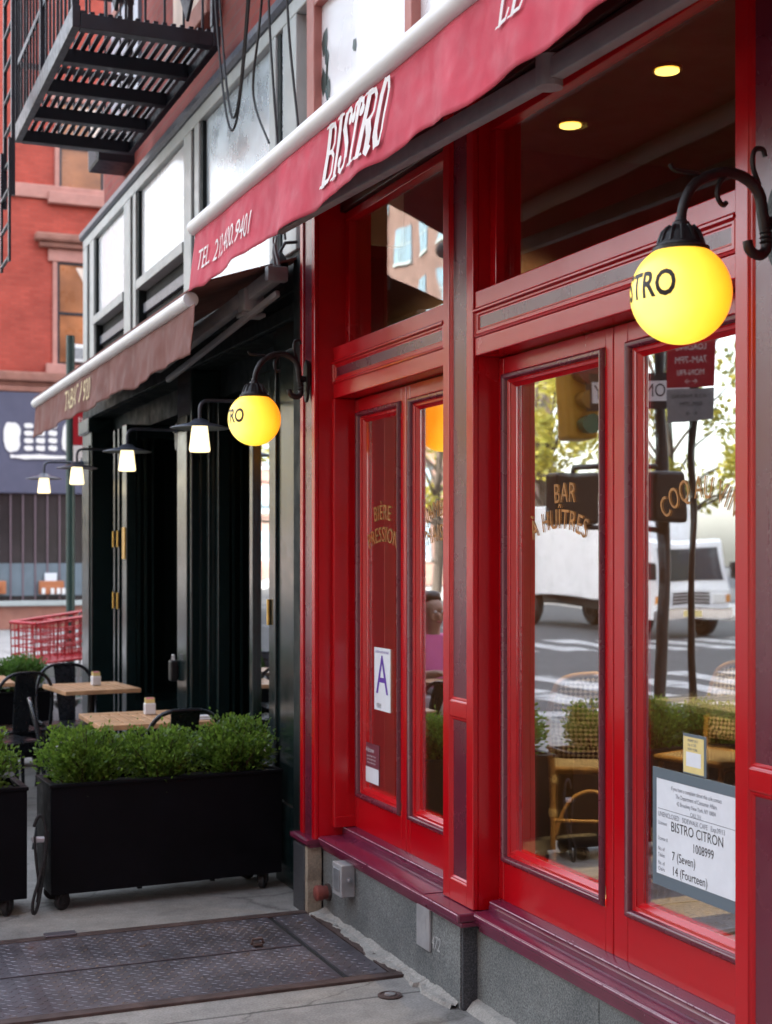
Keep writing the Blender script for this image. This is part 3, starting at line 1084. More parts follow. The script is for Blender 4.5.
# ornate condensed letters, drawn as thick and thin strokes in a unit box (width w, height 1)
GLYPH = {
    'B': (.62, [('k', (.12, 0), (.12, 1)), ('n', (.12, .97), (.42, .97), (.55, .86), (.55, .64), (.40, .53), (.12, .53)), ('n', (.40, .53), (.58, .42), (.60, .14), (.45, .03), (.12, .03)), ('s', .12, 0), ('s', .12, 1)]),
    'I': (.30, [('k', (.15, 0), (.15, 1)), ('s', .15, 0), ('s', .15, 1)]),
    'S': (.58, [('n', (.52, .80), (.50, .92), (.36, .99), (.18, .95)), ('k', (.16, .93), (.10, .74), (.28, .55), (.46, .38), (.50, .2)), ('n', (.5, .2), (.44, .06), (.28, .0), (.12, .05), (.06, .22)), ('d', .08, .2), ('d', .51, .8)]),
    'T': (.60, [('k', (.30, 0), (.30, 1)), ('n', (.04, .80), (.08, .96), (.30, .985), (.52, .96), (.58, .80)), ('s', .30, 0), ('d', .05, .78), ('d', .57, .78)]),
    'R': (.64, [('k', (.12, 0), (.12, 1)), ('n', (.12, .97), (.42, .97), (.55, .86), (.55, .62), (.40, .51), (.12, .51)), ('k', (.34, .51), (.50, .30), (.52, .04), (.62, .0)), ('s', .12, 0), ('s', .12, 1)]),
    'O': (.60, [('k', (.22, .02), (.10, .2), (.10, .8), (.22, .98)), ('n', (.22, .98), (.40, .98), (.52, .8), (.52, .2), (.40, .02), (.22, .02))]),
    'L': (.58, [('k', (.12, 0), (.12, 1)), ('n', (.12, .03), (.46, .03), (.56, .22)), ('s', .12, 1), ('s', .10, 0)]),
    'E': (.58, [('k', (.12, 0), (.12, 1)), ('n', (.12, .03), (.46, .03), (.54, .20)), ('n', (.12, .97), (.44, .97), (.52, .82)), ('n', (.12, .52), (.38, .52)), ('s', .10, 0), ('s', .10, 1)]),
}


def ornate(txt, h, wsc, thick, thin, gap, shear):
    quads = []
    xo = 0
    lay = 0
    for ch in txt:
        if ch == ' ':
            xo += .45 * wsc * h
            continue
        w_, strokes = GLYPH[ch]
        for st in strokes:
            lay += 1
            if st[0] in 'kn':
                r = thick if st[0] == 'k' else thin
                pts = [(xo + p[0] * wsc * h, p[1] * h) for p in st[1:]]
                for a, b in zip(pts[:-1], pts[1:]):
                    dx, dy = b[0] - a[0], b[1] - a[1]
                    L = math.hypot(dx, dy)
                    nx, ny = -dy / L * r * h, dx / L * r * h
                    ex, ey = dx / L * r * h * .5, dy / L * r * h * .5
                    quads.append(([(a[0] + nx - ex, a[1] + ny - ey), (a[0] - nx - ex, a[1] - ny - ey), (b[0] - nx + ex, b[1] - ny + ey), (b[0] + nx + ex, b[1] + ny + ey)], lay))
                    lay += 1
            elif st[0] == 's':
                cx, cy = xo + st[1] * wsc * h, st[2] * h
                s1 = .15 * wsc * h + thick * h
                quads.append(([(cx - s1, cy - .022 * h), (cx + s1, cy - .022 * h), (cx + s1 * .8, cy + .022 * h), (cx - s1 * .8, cy + .022 * h)], lay))
            else:
                cx, cy = xo + st[1] * wsc * h, st[2] * h
                r = thick * h * 1.2
                quads.append(([(cx + r * math.cos(a), cy + r * math.sin(a)) for a in [PI / 4 * k for k in range(8)]], lay))
        xo += (w_ + gap) * wsc * h
    W = xo - gap * wsc * h
    return [([(x - W / 2 + shear * (y - h / 2), y - h / 2) for x, y in q], l) for q, l in quads], W


def ornate_on(txt, yc, zc, h, wsc, thick, thin, gap, shear, parent, X, zt, zb, seed, m):
    qs, W = ornate(txt, h, wsc, thick, thin, gap, shear)
    fn = val_fn(X, yc, zc, zt, zb, seed)
    mb = MB()
    for q, l in qs:
        n = len(q)
        if n == 4:
            K = 8
            vv, ff = [], []
            for k in range(K + 1):
                t = k / K
                for (p0, p1) in ((q[0], q[3]), (q[1], q[2])):
                    p = fn(p0[0] + (p1[0] - p0[0]) * t, p0[1] + (p1[1] - p0[1]) * t)
                    vv.append((p[0] - l * .00006, p[1], p[2]))
            for k in range(K):
                ff.append((2 * k, 2 * k + 1, 2 * k + 3, 2 * k + 2))
            mb.add(vv, ff)
        else:
            mb.add([(fn(*p)[0] - l * .00006, fn(*p)[1], fn(*p)[2]) for p in q], [tuple(range(n))])
    o = mb.build('lettering', m, None, fixn=False)
    o.parent = parent
    o.data.transform(Matrix.Translation(-parent.location))
    return o


AW = (XA, 3.055, 2.79, 8.15)
ornate_on('BISTRO', 4.165, 2.942, .19, .75, .082, .042, .13, .26, RA, *AW, M_WHITEL)
letters('TEL. 212.400.9401', 5.68, 2.905, .130, .80, .25, RA, *AW, M_WHITEL)
ornate_on('LE', 3.085, 2.990, .11, 1.0, .075, .045, .12, .26, RA, *AW, M_WHITEL)
# folding arms under the red canopy
def bar_between(mb, a, b, w, h):
    a, b = Vector(a), Vector(b)
    d = (b - a)
    L = d.length
    M = Matrix.Translation((a + b) / 2) @ d.to_track_quat('X', 'Z').to_matrix().to_4x4()
    t = MB().box(-L / 2, L / 2, -w / 2, w / 2, -h / 2, h / 2, .006)
    t.xform(M)
    mb.add(t.v, t.f)


am = MB()
bar_between(am, (1.75, 3.16, 2.83), (1.72, 5.3, 2.90), .04, .055)
bar_between(am, (1.75, 3.15, 2.835), (2.10, 1.6, 3.02), .04, .055)
am.lathe([(.0, -.04), (.035, -.04), (.035, .04), (.0, .04)], (1.75, 3.155, 2.835), 14)
part(am, 'folding_arm', M_GREYP, RA, 40)
BA = thing('brown_awning', 'brown canvas awning with gold lettering over the dark green cafe front', 'awning', (2.15, 9, 2.8))
valance(XA + .03, 6.34, 11.28, 2.765, 2.52, M_BROWNFAB, 4.7, BA)
rail = MB()
rail.extr_y([(p[0] + .03, p[1] - .292) for p in pr], 6.42, 11.3)
part(rail, 'front_rail', M_WHITEP, BA, 40)
part(MB().extr_y([(1.63, 2.83), (1.63, 2.838), (2.13, 3.0), (2.13, 2.99)], 6.2, 11.28), 'canopy', M_BROWNFAB, BA)
letters('TABAC 1920', 9.37, 2.655, .20, .95, 0, BA, XA + .03, 2.765, 2.52, 4.7, M_CREAML)
am = MB()


bar_between(am, (2.0, 6.17, 2.90), (1.70, 7.35, 2.60), .05, .07)
bar_between(am, (2.0, 6.17, 2.81), (1.74, 7.25, 2.52), .025, .03)
am.box(1.94, 2.04, 6.14, 6.19, 2.86, 2.93, .008)
am.box(1.90, 2.0, 6.38, 6.50, 2.76, 2.87, .01)
am.box(1.90, 2.02, 6.42, 6.52, 2.74, 2.76, .004)
for s_ in (-.03, .03):
    am.tube([(1.99, 6.16 + s_, 2.93), (1.98, 6.16 + s_ * .4, 3.0), (1.98, 6.16, 3.03)], .009, 6)
am.tube([(1.98, 6.16 + .022 * math.cos(a), 3.05 + .022 * math.sin(a)) for a in [2 * PI * k / 12 for k in range(12)]], .005, 6, closed=True)
part(am, 'folding_arm', M_GREYP, BA, 35)
sp = thing('spotlight', 'small black floodlight hung beside the brown awning bracket', 'spotlight', (2.04, 6.28, 2.97))
MB().lathe([(.0, -.055), (.03, -.05), (.045, -.03), (.042, .01), (.025, .04), (.012, .055)], n=16).build('housing', M_BLACKI, sp, 40)
MB().tube([(0, 0, .05), (.03, 0, .1), (.09, 0, .11)], .008, 6).build('bracket', M_BLACKI, sp, 40)

# ------------------------------------------------------------------ dark green cafe front
GF = thing('green_cafe_front', 'dark green panelled cafe front with folded-back glazed doors', 'shopfront', (2.15, 9, 0))
gp = wpart(GF)
XF = 2.12
gp(MB().box(XF, 2.5, 11.47, 11.87, 0, 2.72, .01).box(XF - .03, 2.5, 11.44, 11.90, 2.60, 2.72, .008).box(XF - .03, 2.5, 11.44, 11.90, 0, .22, .008)
   .box(XF - .012, XF - .0005, 11.52, 11.82, .3, 2.5, .004), 'corner_column', M_GREEN)
gp(MB().box(XF, 2.5, 8.235, 8.58, 0, 2.72, .008).box(XF - .014, XF - .0005, 8.29, 8.525, .3, 2.45, .005).box(XF - .02, 2.5, 8.22, 8.595, 0, .22, .006), 'column', M_GREEN)
gp(MB().box(XF + .01, 2.5, 6.255, 6.61, 0, 2.72, .006).box(XF - .004, XF + .0095, 6.265, 6.29, .05, 2.69, .003).box(XF - .004, XF + .0095, 6.575, 6.605, .05, 2.69, .003)
   .box(XF - .004, XF + .0095, 6.29, 6.575, 2.58, 2.69, .003).box(XF - .004, XF + .0095, 6.29, 6.575, .05, .40, .003), 'panel_pier', M_GREEN)
gp(MB().box(XF - .02, 2.5, 6.095, 6.25, 0, 3.0, .006), 'end_post', M_GREEND)
gp(MB().box(XF + .03, 2.5, 6.255, 11.86, 2.7205, 3.05).box(XF + .0, XF + .0295, 6.255, 11.86, 2.725, 2.80, .006).box(XF + .01, XF + .0295, 6.255, 11.86, 2.86, 2.90, .004)
   .box(2.3, 2.5, 6.62, 8.23, 2.55, 2.72).box(2.3, 2.5, 8.59, 11.46, 2.55, 2.72), 'header', M_GREEND)


def green_leaf(y0, x0, x1, thick=.045, z1=2.54, hinge=True, glazed=True):
    """folded leaf standing at right angles to the front"""
    g = MB()
    g.box(x0, x0 + .07, y0, y0 + thick, .03, z1, .004)
    g.box(x1 - .07, x1, y0, y0 + thick, .03, z1, .004)
    g.box(x0 + .07, x1 - .07, y0 + .001, y0 + thick - .001, .03, .55, .004)
    g.box(x0 + .07, x1 - .07, y0 + .001, y0 + thick - .001, z1 - .1, z1, .004)
    for q in range(3):
        g.box(x0 + .085 + q * .05, x0 + .1 + q * .05, y0 - .004, y0 - .0005, .1, z1 - .1)
    d = gp(g, 'folded_door', M_GREEN)
    part(MB().box(x0 + .07, x1 - .07, y0 + .02, y0 + .025, .55, z1 - .1), 'pane', M_GLASSD, d)
    if hinge:
        for z in (1.2, 1.66):
            part(MB().tube([(x0 - .008, y0 + .008, z), (x0 - .008, y0 + .008, z + .12)], .008, 8), 'hinge', M_BRASS, d, 40)
    return d


green_leaf(8.13, 2.20, 2.80, hinge=False)
green_leaf(8.06, 2.24, 2.84, hinge=False)
dd = green_leaf(10.0, 2.10, 2.7, .15, hinge=False)
part(MB().box(2.092, 2.0995, 10.03, 10.12, 1.57, 1.80, .002), 'lock_plate', M_BRASS, dd)
green_leaf(10.36, 2.12, 2.72)
green_leaf(10.52, 2.12, 2.72)
# glazed leaf standing closed next to the panel pier
g = MB()
g.box(2.16, 2.21, 6.62, 6.82, .03, 2.54, .005).box(2.16, 2.21, 7.10, 7.16, .03, 2.54, .005)
g.box(2.161, 2.209, 6.82, 7.10, .03, .58, .004).box(2.161, 2.209, 6.82, 7.10, 2.42, 2.54, .004)
d = gp(g, 'glazed_door', M_GREEN)
part(MB().box(2.185, 2.19, 6.82, 7.10, .58, 2.42), 'pane', M_GLASS, d)
part(MB().tube([(2.152, 6.80, 1.245), (2.152, 6.80, 1.375)], .009, 8), 'hinge', M_BRASS, d, 40)
# room behind
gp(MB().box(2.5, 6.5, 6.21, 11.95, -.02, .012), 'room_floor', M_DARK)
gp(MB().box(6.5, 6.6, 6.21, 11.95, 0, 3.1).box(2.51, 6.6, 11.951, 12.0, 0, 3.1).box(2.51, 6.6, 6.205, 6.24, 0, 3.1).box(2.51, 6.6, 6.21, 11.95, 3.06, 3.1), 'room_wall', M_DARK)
lb = thing('key_box', 'small black lock box screwed to the middle green column', 'lock box', (XF - .014, 8.52, .88))
MB().box(-.05, 0, -.035, .035, -.06, .07, .012).build('body', M_BLACKI, lb)
MB().tube([(-.025, -.02, .065), (-.025, -.02, .10), (-.025, .02, .10), (-.025, .02, .065)], .006, 6).build('shackle', M_STEEL, lb, 40)

# ------------------------------------------------------------------ pale upper storey bays above both fronts
UF = thing('upper_bay_front', 'pale panelled upper storey with dark slot windows above the awnings', 'upper facade', (2.15, 9, 3.0))
up = wpart(UF)
YE = 11.9
up(MB().box(2.20, 2.6, 6.10, YE, 3.06, 4.24).box(2.20, 2.6, -.5, 6.098, 3.605, 4.24).box(2.20, 2.34, -.5, 6.098, 3.305, 3.6045), 'backing_wall', M_CREAM)
cp = MB().extr_y([(2.12, 4.25), (2.105, 4.27), (2.105, 4.31), (2.12, 4.325), (2.62, 4.335), (2.62, 4.25)], -.5, YE + .04)
up(cp, 'coping', M_LAMPMET, 30)
up(MB().box(2.13, 2.1995, -.5, YE, 4.17, 4.249, .006), 'frieze_board', M_CREAM)
mul = [(11.72, 11.9), (11.42, 11.60), (10.02, 10.24), (9.84, 9.93), (8.28, 8.46), (8.10, 8.2), (6.62, 6.72), (6.30, 6.5)]
for (a, b) in mul:
    up(MB().box(2.13, 2.1995, a, b, 3.05, 4.169, .006), 'mullion', M_CREAM)
# upright dark edges beside the mullions
for (a, b) in mul[:-1]:
    up(MB().box(2.142, 2.1995, a - .05, a - .002, 3.06, 4.165, .003), 'mullion_edge', M_GREEND)
for (a, b) in ((10.245, 11.415), (8.465, 9.785)):
    o = up(MB().box(2.165, 2.1995, a, b, 3.535, 4.165), 'panel', M_PALEBLUE)
    wz = MB().box(2.12, 2.1995, a, b, 3.465, 3.534, .005)
    part(wz, 'rail', M_CREAM, o)
    sl = up(MB().box(2.1965, 2.2035, a, b, 3.10, 3.464), 'slot_window', M_DARK)
    part(MB().box(2.17, 2.196, a + .02, b - .02, 3.30, 3.37, .004).box(2.15, 2.196, a, b, 3.06, 3.10, .004), 'frame', M_LAMPMET, sl)
up(MB().box(2.165, 2.1995, 6.73, 8.045, 3.07, 4.165), 'panel', M_METALP)
up(MB().box(2.15, 2.1995, 6.51, 6.57, 3.07, 4.165), 'panel', M_METALP)
# red framed window
fw = MB()
fw.box(2.12, 2.21, 6.02, 6.12, 3.306, 4.24, .006)
fw.box(2.12, 2.21, 4.90, 4.97, 3.306, 4.24, .006)
fw.box(2.12, 2.21, 3.60, 3.70, 3.306, 4.24, .006)
fw.box(2.121, 2.21, 3.7, 6.02, 4.10, 4.235, .006)
fw.box(2.10, 2.21, 3.6, 6.12, 3.305, 3.36, .006)
wnd = up(fw, 'window_frame', mat('faded_red_frame', (.40, .16, .13), .5, var=.2))
part(MB().box(2.16, 2.165, 4.97, 6.02, 3.36, 4.10), 'pane', M_PALEBLUE, wnd)
part(MB().box(2.16, 2.165, 3.70, 4.90, 3.36, 4.10), 'pane', M_PALEBLUE, wnd)
sh = MB()
random.seed(31)
for (y_, z_, s_) in ((5.95, 3.85, .05), (5.98, 3.75, .06), (5.93, 3.70, .04), (5.9, 3.5, .03), (5.6, 3.78, .03), (5.66, 3.62, .035), (5.97, 3.6, .05), (5.97, 3.93, .06)):
    pts = [(2.1575, y_ + s_ * random.uniform(.5, 1) * math.cos(a), z_ + s_ * random.uniform(.5, 1.3) * math.sin(a)) for a in [2 * PI * k / 6 for k in range(6)]]
    sh.add(pts, [tuple(range(6))])
for q in range(4):
    sh.tube([(2.157, 5.96, 3.9 - q * .2), (2.157, 5.94 - .02 * q, 3.82 - q * .2), (2.157, 5.95, 3.72 - q * .2)], .005, 4)
part(sh, 'leaf_decal', M_GREENPOLE, wnd)

# brick floors above
UB = thing('brick_upper_floors', 'red brick upper floors rising behind the pale bay front and the fire escape', 'building', (2.4, 5, 4.3))
ub = wpart(UB)
ub(MB().box(2.30, 14, -12, 11.85, 4.36, 13.5).box(2.65, 14, -12, 11.85, 3.72, 4.355), 'wall', M_UPBRICK)
ub(MB().box(2.1, 14.2, -12.1, 11.95, 13.5, 14.1, .05), 'cornice', M_BROWNST)
for fl in range(2):
    for k in range(9):
        y_ = 10.9 - k * 2.1
        z_ = 5.0 + fl * 3.3
        fwin = ub(MB().box(2.27, 2.2995, y_ - .5, y_ + .5, z_, z_ + 1.9), 'window', M_CURT if k % 2 else M_BLUEWIN)
        part(MB().box(2.2, 2.2995, y_ - .62, y_ + .62, z_ - .14, z_ - .002, .01).box(2.22, 2.2995, y_ - .6, y_ + .6, z_ + 1.902, z_ + 2.14, .01)
             .box(2.255, 2.2995, y_ - .5, y_ + .5, z_ + .92, z_ + .98), 'surround', M_PINKST, fwin)
ac = thing('air_conditioner', 'dark metal window box jutting out under the fire escape', 'air conditioner', (2.2, 10.85, 4.66))
MB().box(-.18, .2, -.2, .2, -.06, .16, .01).build('casing', M_IRON, ac)
g = MB()
for k in range(7):
    g.box(-.188, -.1805, -.17, .17, -.04 + k * .025, -.03 + k * .025)
g.build('grille', M_LAMPMET, ac)

# ------------------------------------------------------------------ fire escape
FE = thing('fire_escape', 'black iron fire escape platform with slatted floor and drop ladder above the cafe', 'fire escape', (2.2, 8.4, 4.6))
fe = wpart(FE)
FX0, FX1, FY0, FY1, FZ = 1.33, 2.17, 7.75, 10.1, 4.52
bm_ = MB()
bm_.box(FX0, FX0 + .045, FY0, FY1, FZ - .02, FZ + .10, .004)
bm_.box(FX1 - .045, FX1, FY0, FY1, FZ - .02, FZ + .10, .004)
for k in range(5):
    y_ = FY0 + (FY1 - FY0 - .075) * k / 4
    bm_.box(FX0 + .046, FX1 - .046, y_, y_ + .075, FZ - .022, FZ + .06, .004)
fe(bm_, 'platform_frame', M_IRON)
sl = MB()
n = 15
for k in range(n):
    x_ = FX0 + .06 + (FX1 - FX0 - .13) * k / (n - 1)
    sl.box(x_ - .013, x_ + .013, FY0 + .003, FY1 - .003, FZ + .062, FZ + .075)
fe(sl, 'slats', M_IRON)
rl = MB()
for (x_, y_) in ((FX0 + .02, FY0 + .03), (FX0 + .02, (FY0 + FY1) / 2), (FX0 + .02, FY1 - .03), (FX1 - .03, FY0 + .03), (FX1 - .03, FY1 - .03)):
    rl.box(x_ - .02, x_ + .02, y_ - .02, y_ + .02, FZ + .101, FZ + 1.1)
for z in (FZ + .5, FZ + 1.06):
    rl.box(FX0 + .012, FX0 + .028, FY0, FY1, z, z + .04)
    rl.box(FX0, FX1, FY0 + .021, FY0 + .037, z + .002, z + .042)
    rl.box(FX0, FX1, FY1 - .037, FY1 - .021, z + .002, z + .042)
for k in range(17):
    y_ = FY0 + .08 + k * (FY1 - FY0 - .16) / 16
    rl.tube([(FX0 + .02, y_, FZ + .1), (FX0 + .02, y_, FZ + 1.06)], .009, 5)
for k in range(7):
    x_ = FX0 + .08 + k * .11
    rl.tube([(x_, FY0 + .029, FZ + .06), (x_, FY0 + .029, FZ + 1.06)], .008, 5)
    rl.tube([(x_, FY1 - .029, FZ + .06), (x_, FY1 - .029, FZ + 1.06)], .008, 5)
fe(rl, 'railing', M_IRON)
st = MB()
for s_ in (1.55, 1.95):
    st2 = MB()
    bar_between(st2, (s_, 7.6, 4.62), (s_, 9.4, 6.9), .02, .14)
    st.add(st2.v, st2.f)
for k in range(9):
    t = k / 8
    st.box(1.56, 1.94, 7.75 + 1.6 * t, 7.93 + 1.6 * t, 4.85 + 1.9 * t, 4.825 + 1.9 * t)
fe(st, 'stair', M_IRON)
ld = MB()
LX = 1.215
for y_ in (9.30, 9.70):
    ld.box(LX - .012, LX + .012, y_ - .02, y_ + .02, 3.93, 6.5)
    ld.box(LX - .03, LX - .014, y_ - .02, y_ + .02, 3.50, 4.30)
for k in range(13):
    z = 3.53 + k * .22
    xx = LX - .022 if z < 4.0 else LX
    ld.tube([(xx, 9.30, z), (xx, 9.70, z)], .012, 6)
fe(ld, 'drop_ladder', M_IRON)
# a second platform a floor up, seen from the street side
o2 = MB()
o2.box(FX0, FX1, FY0, FY1, FZ + 3.2, FZ + 3.26)
fe(o2, 'upper_platform', M_IRON)

# loose cables
cb = thing('loose_cables', 'loose black cables dangling down the pale upper panels', 'cables', (2.1, 7, 4.3))


def hang(a, b, sag, n=14):
    a, b = Vector(a), Vector(b)
    return [a.lerp(b, k / n) + Vector((0, 0, -sag * math.sin(PI * k / n))) for k in range(n + 1)]


loops = [hang((2.03, 7.42, 4.8), (2.03, 6.62, 4.8), 1.0), hang((2.04, 7.36, 4.8), (2.04, 6.72, 4.7), .88),
         [(2.05, 6.5, 4.6), (2.05, 6.62, 4.2), (2.04, 6.72, 3.95), (2.05, 6.68, 3.8), (2.06, 6.5, 3.6)],
         [(2.06, 6.52, 4.6), (2.06, 6.5, 4.2), (2.06, 6.42, 3.8), (2.08, 6.38, 3.4), (2.09, 6.34, 3.1)],
         [(2.06, 6.25, 4.6), (2.06, 6.22, 4.1), (2.07, 6.10, 3.6), (2.08, 6.0, 3.2)]]


def smooth_pts(pts, it=2):
    pts = [Vector(p) for p in pts]
    for _ in range(it):
        q = [pts[0]]
        for a, b in zip(pts[:-1], pts[1:]):
            q += [a.lerp(b, .25), a.lerp(b, .75)]
        q.append(pts[-1])
        pts = q
    return pts


for lp in loops:
    part(MB().tube(smooth_pts(lp), .0065, 6), 'cable', M_BLACKI, cb, 60)

# ------------------------------------------------------------------ lamps
def globe_lamp(label, wx, y, z, loc_x):
    """scrolled iron bracket on a wall at wx carrying a globe at loc_x"""
    L = thing('globe_lamp', label, 'wall lamp', (loc_x, y, z), 0, 'yellow globe lamps on scrolled iron brackets')
    rad = .117
    w = wx - loc_x          # distance to wall
    gl = MB()
    prof = [(rad * math.sin(a), -rad * math.cos(a)) for a in [R(2) + (R(158) - R(2)) * k / 30 for k in range(31)]]
    gl.lathe(prof, n=48)
    g = gl.build('globe', M_GLOBE, L, 60)
    v, f = text_geo('BISTRO', .084, spacing=1.02, sx=.74, bold=.0022)
    v, f = subdiv(v, f, .012)
    rr = rad + .0008

    def onglobe(u, vv):
        lo = u / rad
        la = vv / rad + .05
        return (-rr * math.cos(la) * math.cos(lo), -rr * math.cos(la) * math.sin(lo), rr * math.sin(la))
    MB().add([onglobe(a, b) for a, b in v], f).build('lettering', M_BLACKL, g, fixn=False)
    cap = MB().lathe([(.062, .094), (.066, .097), (.066, .106), (.058, .110), (.056, .116), (.050, .122), (.044, .138), (.034, .152), (.022, .158), (.020, .166), (.014, .170), (.012, .18)], n=28)
    for k in range(12):
        a = 2 * PI * k / 12
        cap.tube([(.052 * math.cos(a), .052 * math.sin(a), .117), (.043 * math.cos(a), .043 * math.sin(a), .142), (.03 * math.cos(a), .03 * math.sin(a), .155)], .005, 5)
    cap.build('cap', M_BLACKI, L, 40)
    arm = smooth_pts([(0, 0, .16), (.005, 0, .21), (.04, 0, .27), (w * .5, 0, .305), (w * .80, 0, .27), (w - .045, 0, .20), (w - .03, 0, .13), (w - .05, 0, .105), (w - .085, 0, .115), (w - .09, 0, .14)], 2)
    am_ = MB()
    n_ = len(arm)
    am_.tube(arm, [.011 + .003 * math.sin(PI * k / n_) for k in range(n_)], 8)
    am_.tube(smooth_pts([(.05, 0, .285), (.0, 0, .285), (-.022, 0, .287), (-.03, 0, .30)], 2), .006, 6)
    am_.tube(smooth_pts([(w * .5, 0, .30), (w * .38, 0, .27), (w * .36, 0, .235), (w * .42, 0, .215), (w * .46, 0, .225)], 2), .0065, 6)
    am_.tube(smooth_pts([(w * .80, 0, .275), (w * .72, 0, .32), (w * .74, 0, .36), (w * .84, 0, .365), (w * .86, 0, .345)], 2), .0065, 6)
    for k in range(5):
        am_.lathe([(.012, -.004), (.017, 0), (.012, .004)], (w - .036, 0, .14 + k * .011), 10)
    am_.build('arm', M_BLACKI, L, 50)
    bp = MB()
    prof = []
    for k in range(24):
        a = 2 * PI * k / 24
        prof.append((.030 * math.cos(a) * (1 if abs(math.sin(a)) < .8 else .9), .18 + .095 * math.sin(a)))
    bp.extr_x(prof, w - .014, w - .001)
    bp.tube([(w - .036, 0, .19), (w - .01, 0, .19)], .014, 8)
    bp.build('back_plate', M_BLACKI, L, 40)
    return L


globe_lamp('larger nearer yellow globe lamp on an iron scroll bracket over the right door', XP, 2.75, 2.207, 1.873)
globe_lamp('smaller yellow globe lamp on the red pilaster beside the green front', 2.07, 5.95, 2.20, 1.818)


def flat_lamp_proto():
    L = thing('flat_shade_lamp', 'x', 'wall lamp', (0, 0, 0), 0, 'flat dark shade lamps along the green front')
    MB().lathe([(.02, .045), (.035, .04), (.05, .025), (.10, .014), (.147, .0), (.148, -.003), (.10, .007), (.05, .018), (.0, .02)], n=36).build('shade', M_LAMPMET, L, 60)
    MB().lathe([(.0, .012), (.038, .01), (.041, -.01), (.050, -.09), (.053, -.110), (.048, -.120), (.0, -.122)], n=28).build('glass', M_LAMPGL, L, 50)
    MB().tube(smooth_pts([(0, 0, .04), (0, 0, .11), (.02, 0, .135), (.06, 0, .14), (.32, 0, .14)], 2), .009, 8).build('arm', M_LAMPMET, L, 50)
    pl = [(.036 * math.cos(a), .10 + .085 * math.sin(a)) for a in [2 * PI * k / 20 for k in range(20)]]
    MB().extr_x(pl, .305, .318).tube([(.29, 0, .14), (.306, 0, .14)], .018, 8).build('back_plate', M_LAMPMET, L, 40)
    return L


proto = flat_lamp_proto()
flabs = ['largest flat-shade wall lamp, nearest the smaller yellow globe', 'flat-shade lamp in front of the dark green doorway, second from the globe',
         'flat-shade lamp overlapping the green street pole, third from the globe', 'smallest and farthest flat-shade lamp against the slate-blue signboard']
for i, y_ in enumerate((6.82, 8.55, 10.30, 11.85)):
    o = proto if i == 0 else copy_tree(proto)
    o.location = (1.80, y_, 2.235)
    o['label'] = flabs[i]

# ------------------------------------------------------------------ cellar hatch in the pavement
HT = thing('sidewalk_hatch', 'rusty diamond-plate steel cellar hatch set in the pavement', 'cellar hatch', (1.2, 5.4, 0))
ht = wpart(HT)
HX0, HX1, HY0, HY1 = -.35, 2.095, 4.88, 5.94
fr = MB()
fr.box(HX0, HX1, HY0, HY0 + .05, -.01, .012, .003).box(HX0, HX1, HY1 - .05, HY1, -.01, .012, .003)
fr.box(HX0, HX0 + .05, HY0 + .05, HY1 - .05, -.01, .0115, .003).box(HX1 - .05, HX1, HY0 + .05, HY1 - .05, -.01, .0115, .003)
ht(fr, 'frame', M_RUST)
ht(MB().box(HX0 + .051, HX1 - .051, HY0 + .051, HY1 - .051, -.01, .0015), 'pit_cover', M_DARK)


def plate(x0, x1, y0, y1, name='leaf'):
    p = MB().box(x0, x1, y0, y1, -.006, .010, .002)
    k = 0
    nx = int((x1 - x0) / .042)
    ny = int((y1 - y0) / .03)
    for i in range(nx):
        for j in range(ny):
            cx = x0 + .02 + i * .042 + (.021 if j % 2 else 0)
            cy = y0 + .018 + j * .03
            if cx > x1 - .02: continue
            a = R(35) if (i + j) % 2 else R(-35)
            ca, sa = math.cos(a), math.sin(a)
            pts = [(.014, 0), (0, .0048), (-.014, 0), (0, -.0048)]
            base = [(cx + u * ca - v * sa, cy + u * sa + v * ca, .0098) for u, v in pts]
            top = [(cx + .55 * (u * ca - v * sa), cy + .55 * (u * sa + v * ca), .0118) for u, v in pts]
            p.add(base + top, [(4, 5, 6, 7), (0, 1, 5, 4), (1, 2, 6, 5), (2, 3, 7, 6), (3, 0, 4, 7)])
    return ht(p, name, M_PLATE)


plate(HX0 + .058, 1.856, HY0 + .058, 5.400)
plate(HX0 + .058, 1.856, 5.420, HY1 - .058)
plate(1.880, HX1 - .058, HY0 + .058, HY1 - .058)
ht(MB().box(1.66, 1.70, 5.44, 5.475, .012, .025, .004).tube([(1.655, 5.458, .02), (1.66, 5.458, .04), (1.70, 5.458, .04), (1.705, 5.458, .02)], .006, 6), 'lift_ring', M_RUST)
ht(MB().box(.9, 1.03, HY1 - .045, HY1 + .01, .0125, .022, .003), 'hinge', M_PLATE)
# mortar fillet and small fittings along the base
random.seed(5)
mf = MB()
n = 170
vv, ff = [], []
for i in range(n + 1):
    y_ = 4.47 + (5.86 - 4.47) * i / n
    wv = .055 + .05 * mnoise.noise((y_ * 4, 1, 0)) + .018 * mnoise.noise((y_ * 17, 3, 0)) + .006 * mnoise.noise((y_ * 60, 3, 0))
    if y_ < 4.75: wv *= .6
    h = .022 + .016 * mnoise.noise((y_ * 9, 5, 0)) + .005 * mnoise.noise((y_ * 50, 5, 0))
    vv += [(2.1195, y_, .001), (2.1195, y_, h + .01), (2.118 - wv * .5, y_, h * .8 + .008 * mnoise.noise((y_ * 25, 8, 0))), (2.118 - wv, y_, .0155), (2.118 - wv - .006, y_, .001)]
for i in range(n):
    for k in range(4):
        a = i * 5 + k
        ff.append((a, a + 1, a + 6, a + 5))
mf.add(vv, ff)
tag(mf.build('mortar_fillet', M_MORTAR), 'ragged pale mortar strip along the foot of the granite base', 'mortar')
mf2 = MB()
vv, ff = [], []
